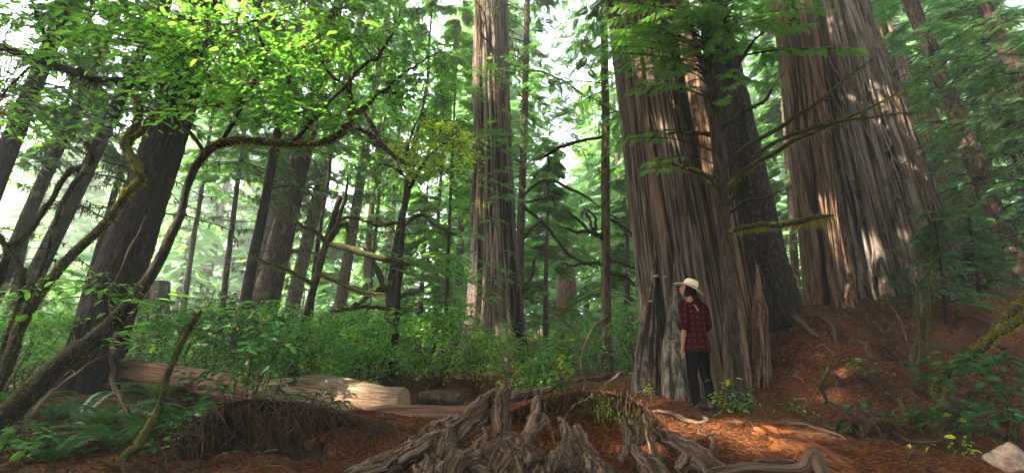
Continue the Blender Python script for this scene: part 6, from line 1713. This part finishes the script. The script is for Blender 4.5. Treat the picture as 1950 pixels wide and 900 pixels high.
# ------------------------------------------------------------------ unseen canopy added over and behind the viewpoint to block light
cn, ct = MB(), MB()
def canopy(n, xr, yr, zr, per, size):
    c = np.stack([rng.uniform(*xr, n), rng.uniform(*yr, n), rng.uniform(*zr, n)], -1)
    vis = (c[:, 1] > -1) & (c[:, 2] < 3.6 + np.maximum(c[:, 1], 0) * 1.12)
    c = c[~vis]
    p = np.repeat(c, per, 0) + rng.normal(0, 1, (len(c) * per, 3)) * np.array([.8, .8, .35])
    p = p[~sunlit(p, 1.0, False, .45)]
    d = np.stack([rng.normal(0, 1, len(p)), rng.normal(0, 1, len(p)), rng.uniform(-.5, .1, len(p))], -1)
    stamp(cn, FLO2[0], FLO2[1], orient(d, np.array([0, 0, 1.]) + rng.normal(0, .3, (len(p), 3))), p, size * rng.uniform(.6, 1.3, len(p)))
    for q in c[::3]:
        P = spline([q + np.array([rng.normal(0, .3), rng.normal(0, .3), .2]), q + rng.normal(0, .5, 3)], 5); tube(ct, P, np.linspace(.03, .008, 5), 5, cap=False)
canopy(CANOPY_N, (-22, 16), (-16, 8.3), (9, 20), 34, .95)
canopy(110, (-18, 18), (-13, -3.5), (3.5, 10), 34, .95)
canopy(25, (5, 16), (-5, 7.5), (7, 13), 34, .95)
canopy(260, (-46, -8), (-6, 18), (13, 24), 34, 1.1)
for (x, y, r) in ((-7, -5, .35), (5, -7, .5), (-12, 1, .4), (11, -2, .45), (-3, -11, .4), (13, 5, .4), (-15, -8, .5), (9, -12, .4), (-11, 6.5, .3)):
    z = gz(x, y); P = np.stack([np.full(10, x), np.full(10, y), np.linspace(z - .4, 21, 10)], -1) + rng.normal(0, .05, (10, 3)); tube(ct, P, np.linspace(r, r * .2, 10), 20, 0, 1, .1, 4, .6, 3)
o = MB()
for A_, mi in ((ct, 0), (cn, 1)):
    for v, ff, uv in zip(A_.v, A_.f, A_.uv): o.v.append(v); o.f.append(ff + o.n); o.m.append(mi); o.uv.append(uv)
    o.n += A_.n
tag(o.build('unseen_shade_canopy', [M['brown_bark'], M['fir']]), 'unseen conifer canopy and trunks added to shade the clearing, cut open for sun patches', 'forest', kind='stuff')

# ------------------------------------------------------------------ air, light, camera
hz = MB(); box(hz, (-150, -70, -3), (150, 160, 52))
hm, nt = mat('haze'); v_ = nd(nt, 'ShaderNodeVolumePrincipled', i_Density=HAZE, i_Anisotropy=.35); v_.inputs['Color'].default_value = (.93, .97, .95, 1)
nt.links.new(v_.outputs[0], nd(nt, 'ShaderNodeOutputMaterial').inputs['Volume'])
tag(hz.build('haze', hm, None, False), 'pale mist filling the wood', 'haze', kind='stuff')

w = bpy.data.worlds.new('World'); sc.world = w; w.use_nodes = True; nt = w.node_tree; nt.nodes.clear()
sky = nd(nt, 'ShaderNodeTexSky', sky_type='NISHITA', sun_disc=False, sun_elevation=math.asin(SUN[2]), sun_rotation=math.atan2(SUN[0], SUN[1]), air_density=1.0, dust_density=6.0, ozone_density=1.0)
hs = nd(nt, 'ShaderNodeHueSaturation', i_Saturation=.45); nt.links.new(sky.outputs[0], hs.inputs['Color'])
bg = nd(nt, 'ShaderNodeBackground', i_Strength=SKY); nt.links.new(hs.outputs[0], bg.inputs[0]); nt.links.new(bg.outputs[0], nd(nt, 'ShaderNodeOutputWorld').inputs[0])
L = bpy.data.lights.new('sun', 'SUN'); L.energy = SUNE; L.angle = math.radians(.6); L.color = (1.0, .86, .68)
lo = bpy.data.objects.new('sun', L); col.objects.link(lo); lo.rotation_euler = Vector(SUN).to_track_quat('Z', 'Y').to_euler(); lo.location = (-20, -12, 40)

cam = bpy.data.cameras.new('camera'); co = bpy.data.objects.new('camera', cam); col.objects.link(co)
co.location = CAM; co.rotation_euler = (math.radians(90) + PITCH, 0, 0)
cam.sensor_width = 36; cam.lens = 36 * F / 1950; cam.clip_end = 600; cam.clip_start = .05
sc.camera = co
sc.render.engine = 'CYCLES'
cy = sc.cycles
cy.max_bounces = 6; cy.diffuse_bounces = 3; cy.glossy_bounces = 2; cy.transmission_bounces = 3; cy.volume_bounces = 1; cy.transparent_max_bounces = 4
cy.use_denoising = True; cy.sample_clamp_indirect = 1.2; cy.use_adaptive_sampling = False; cy.caustics_reflective = False; cy.caustics_refractive = False
vs_ = sc.view_settings; vs_.view_transform = 'Standard'; vs_.look = 'None'; vs_.gamma = 1; vs_.exposure = EXPO
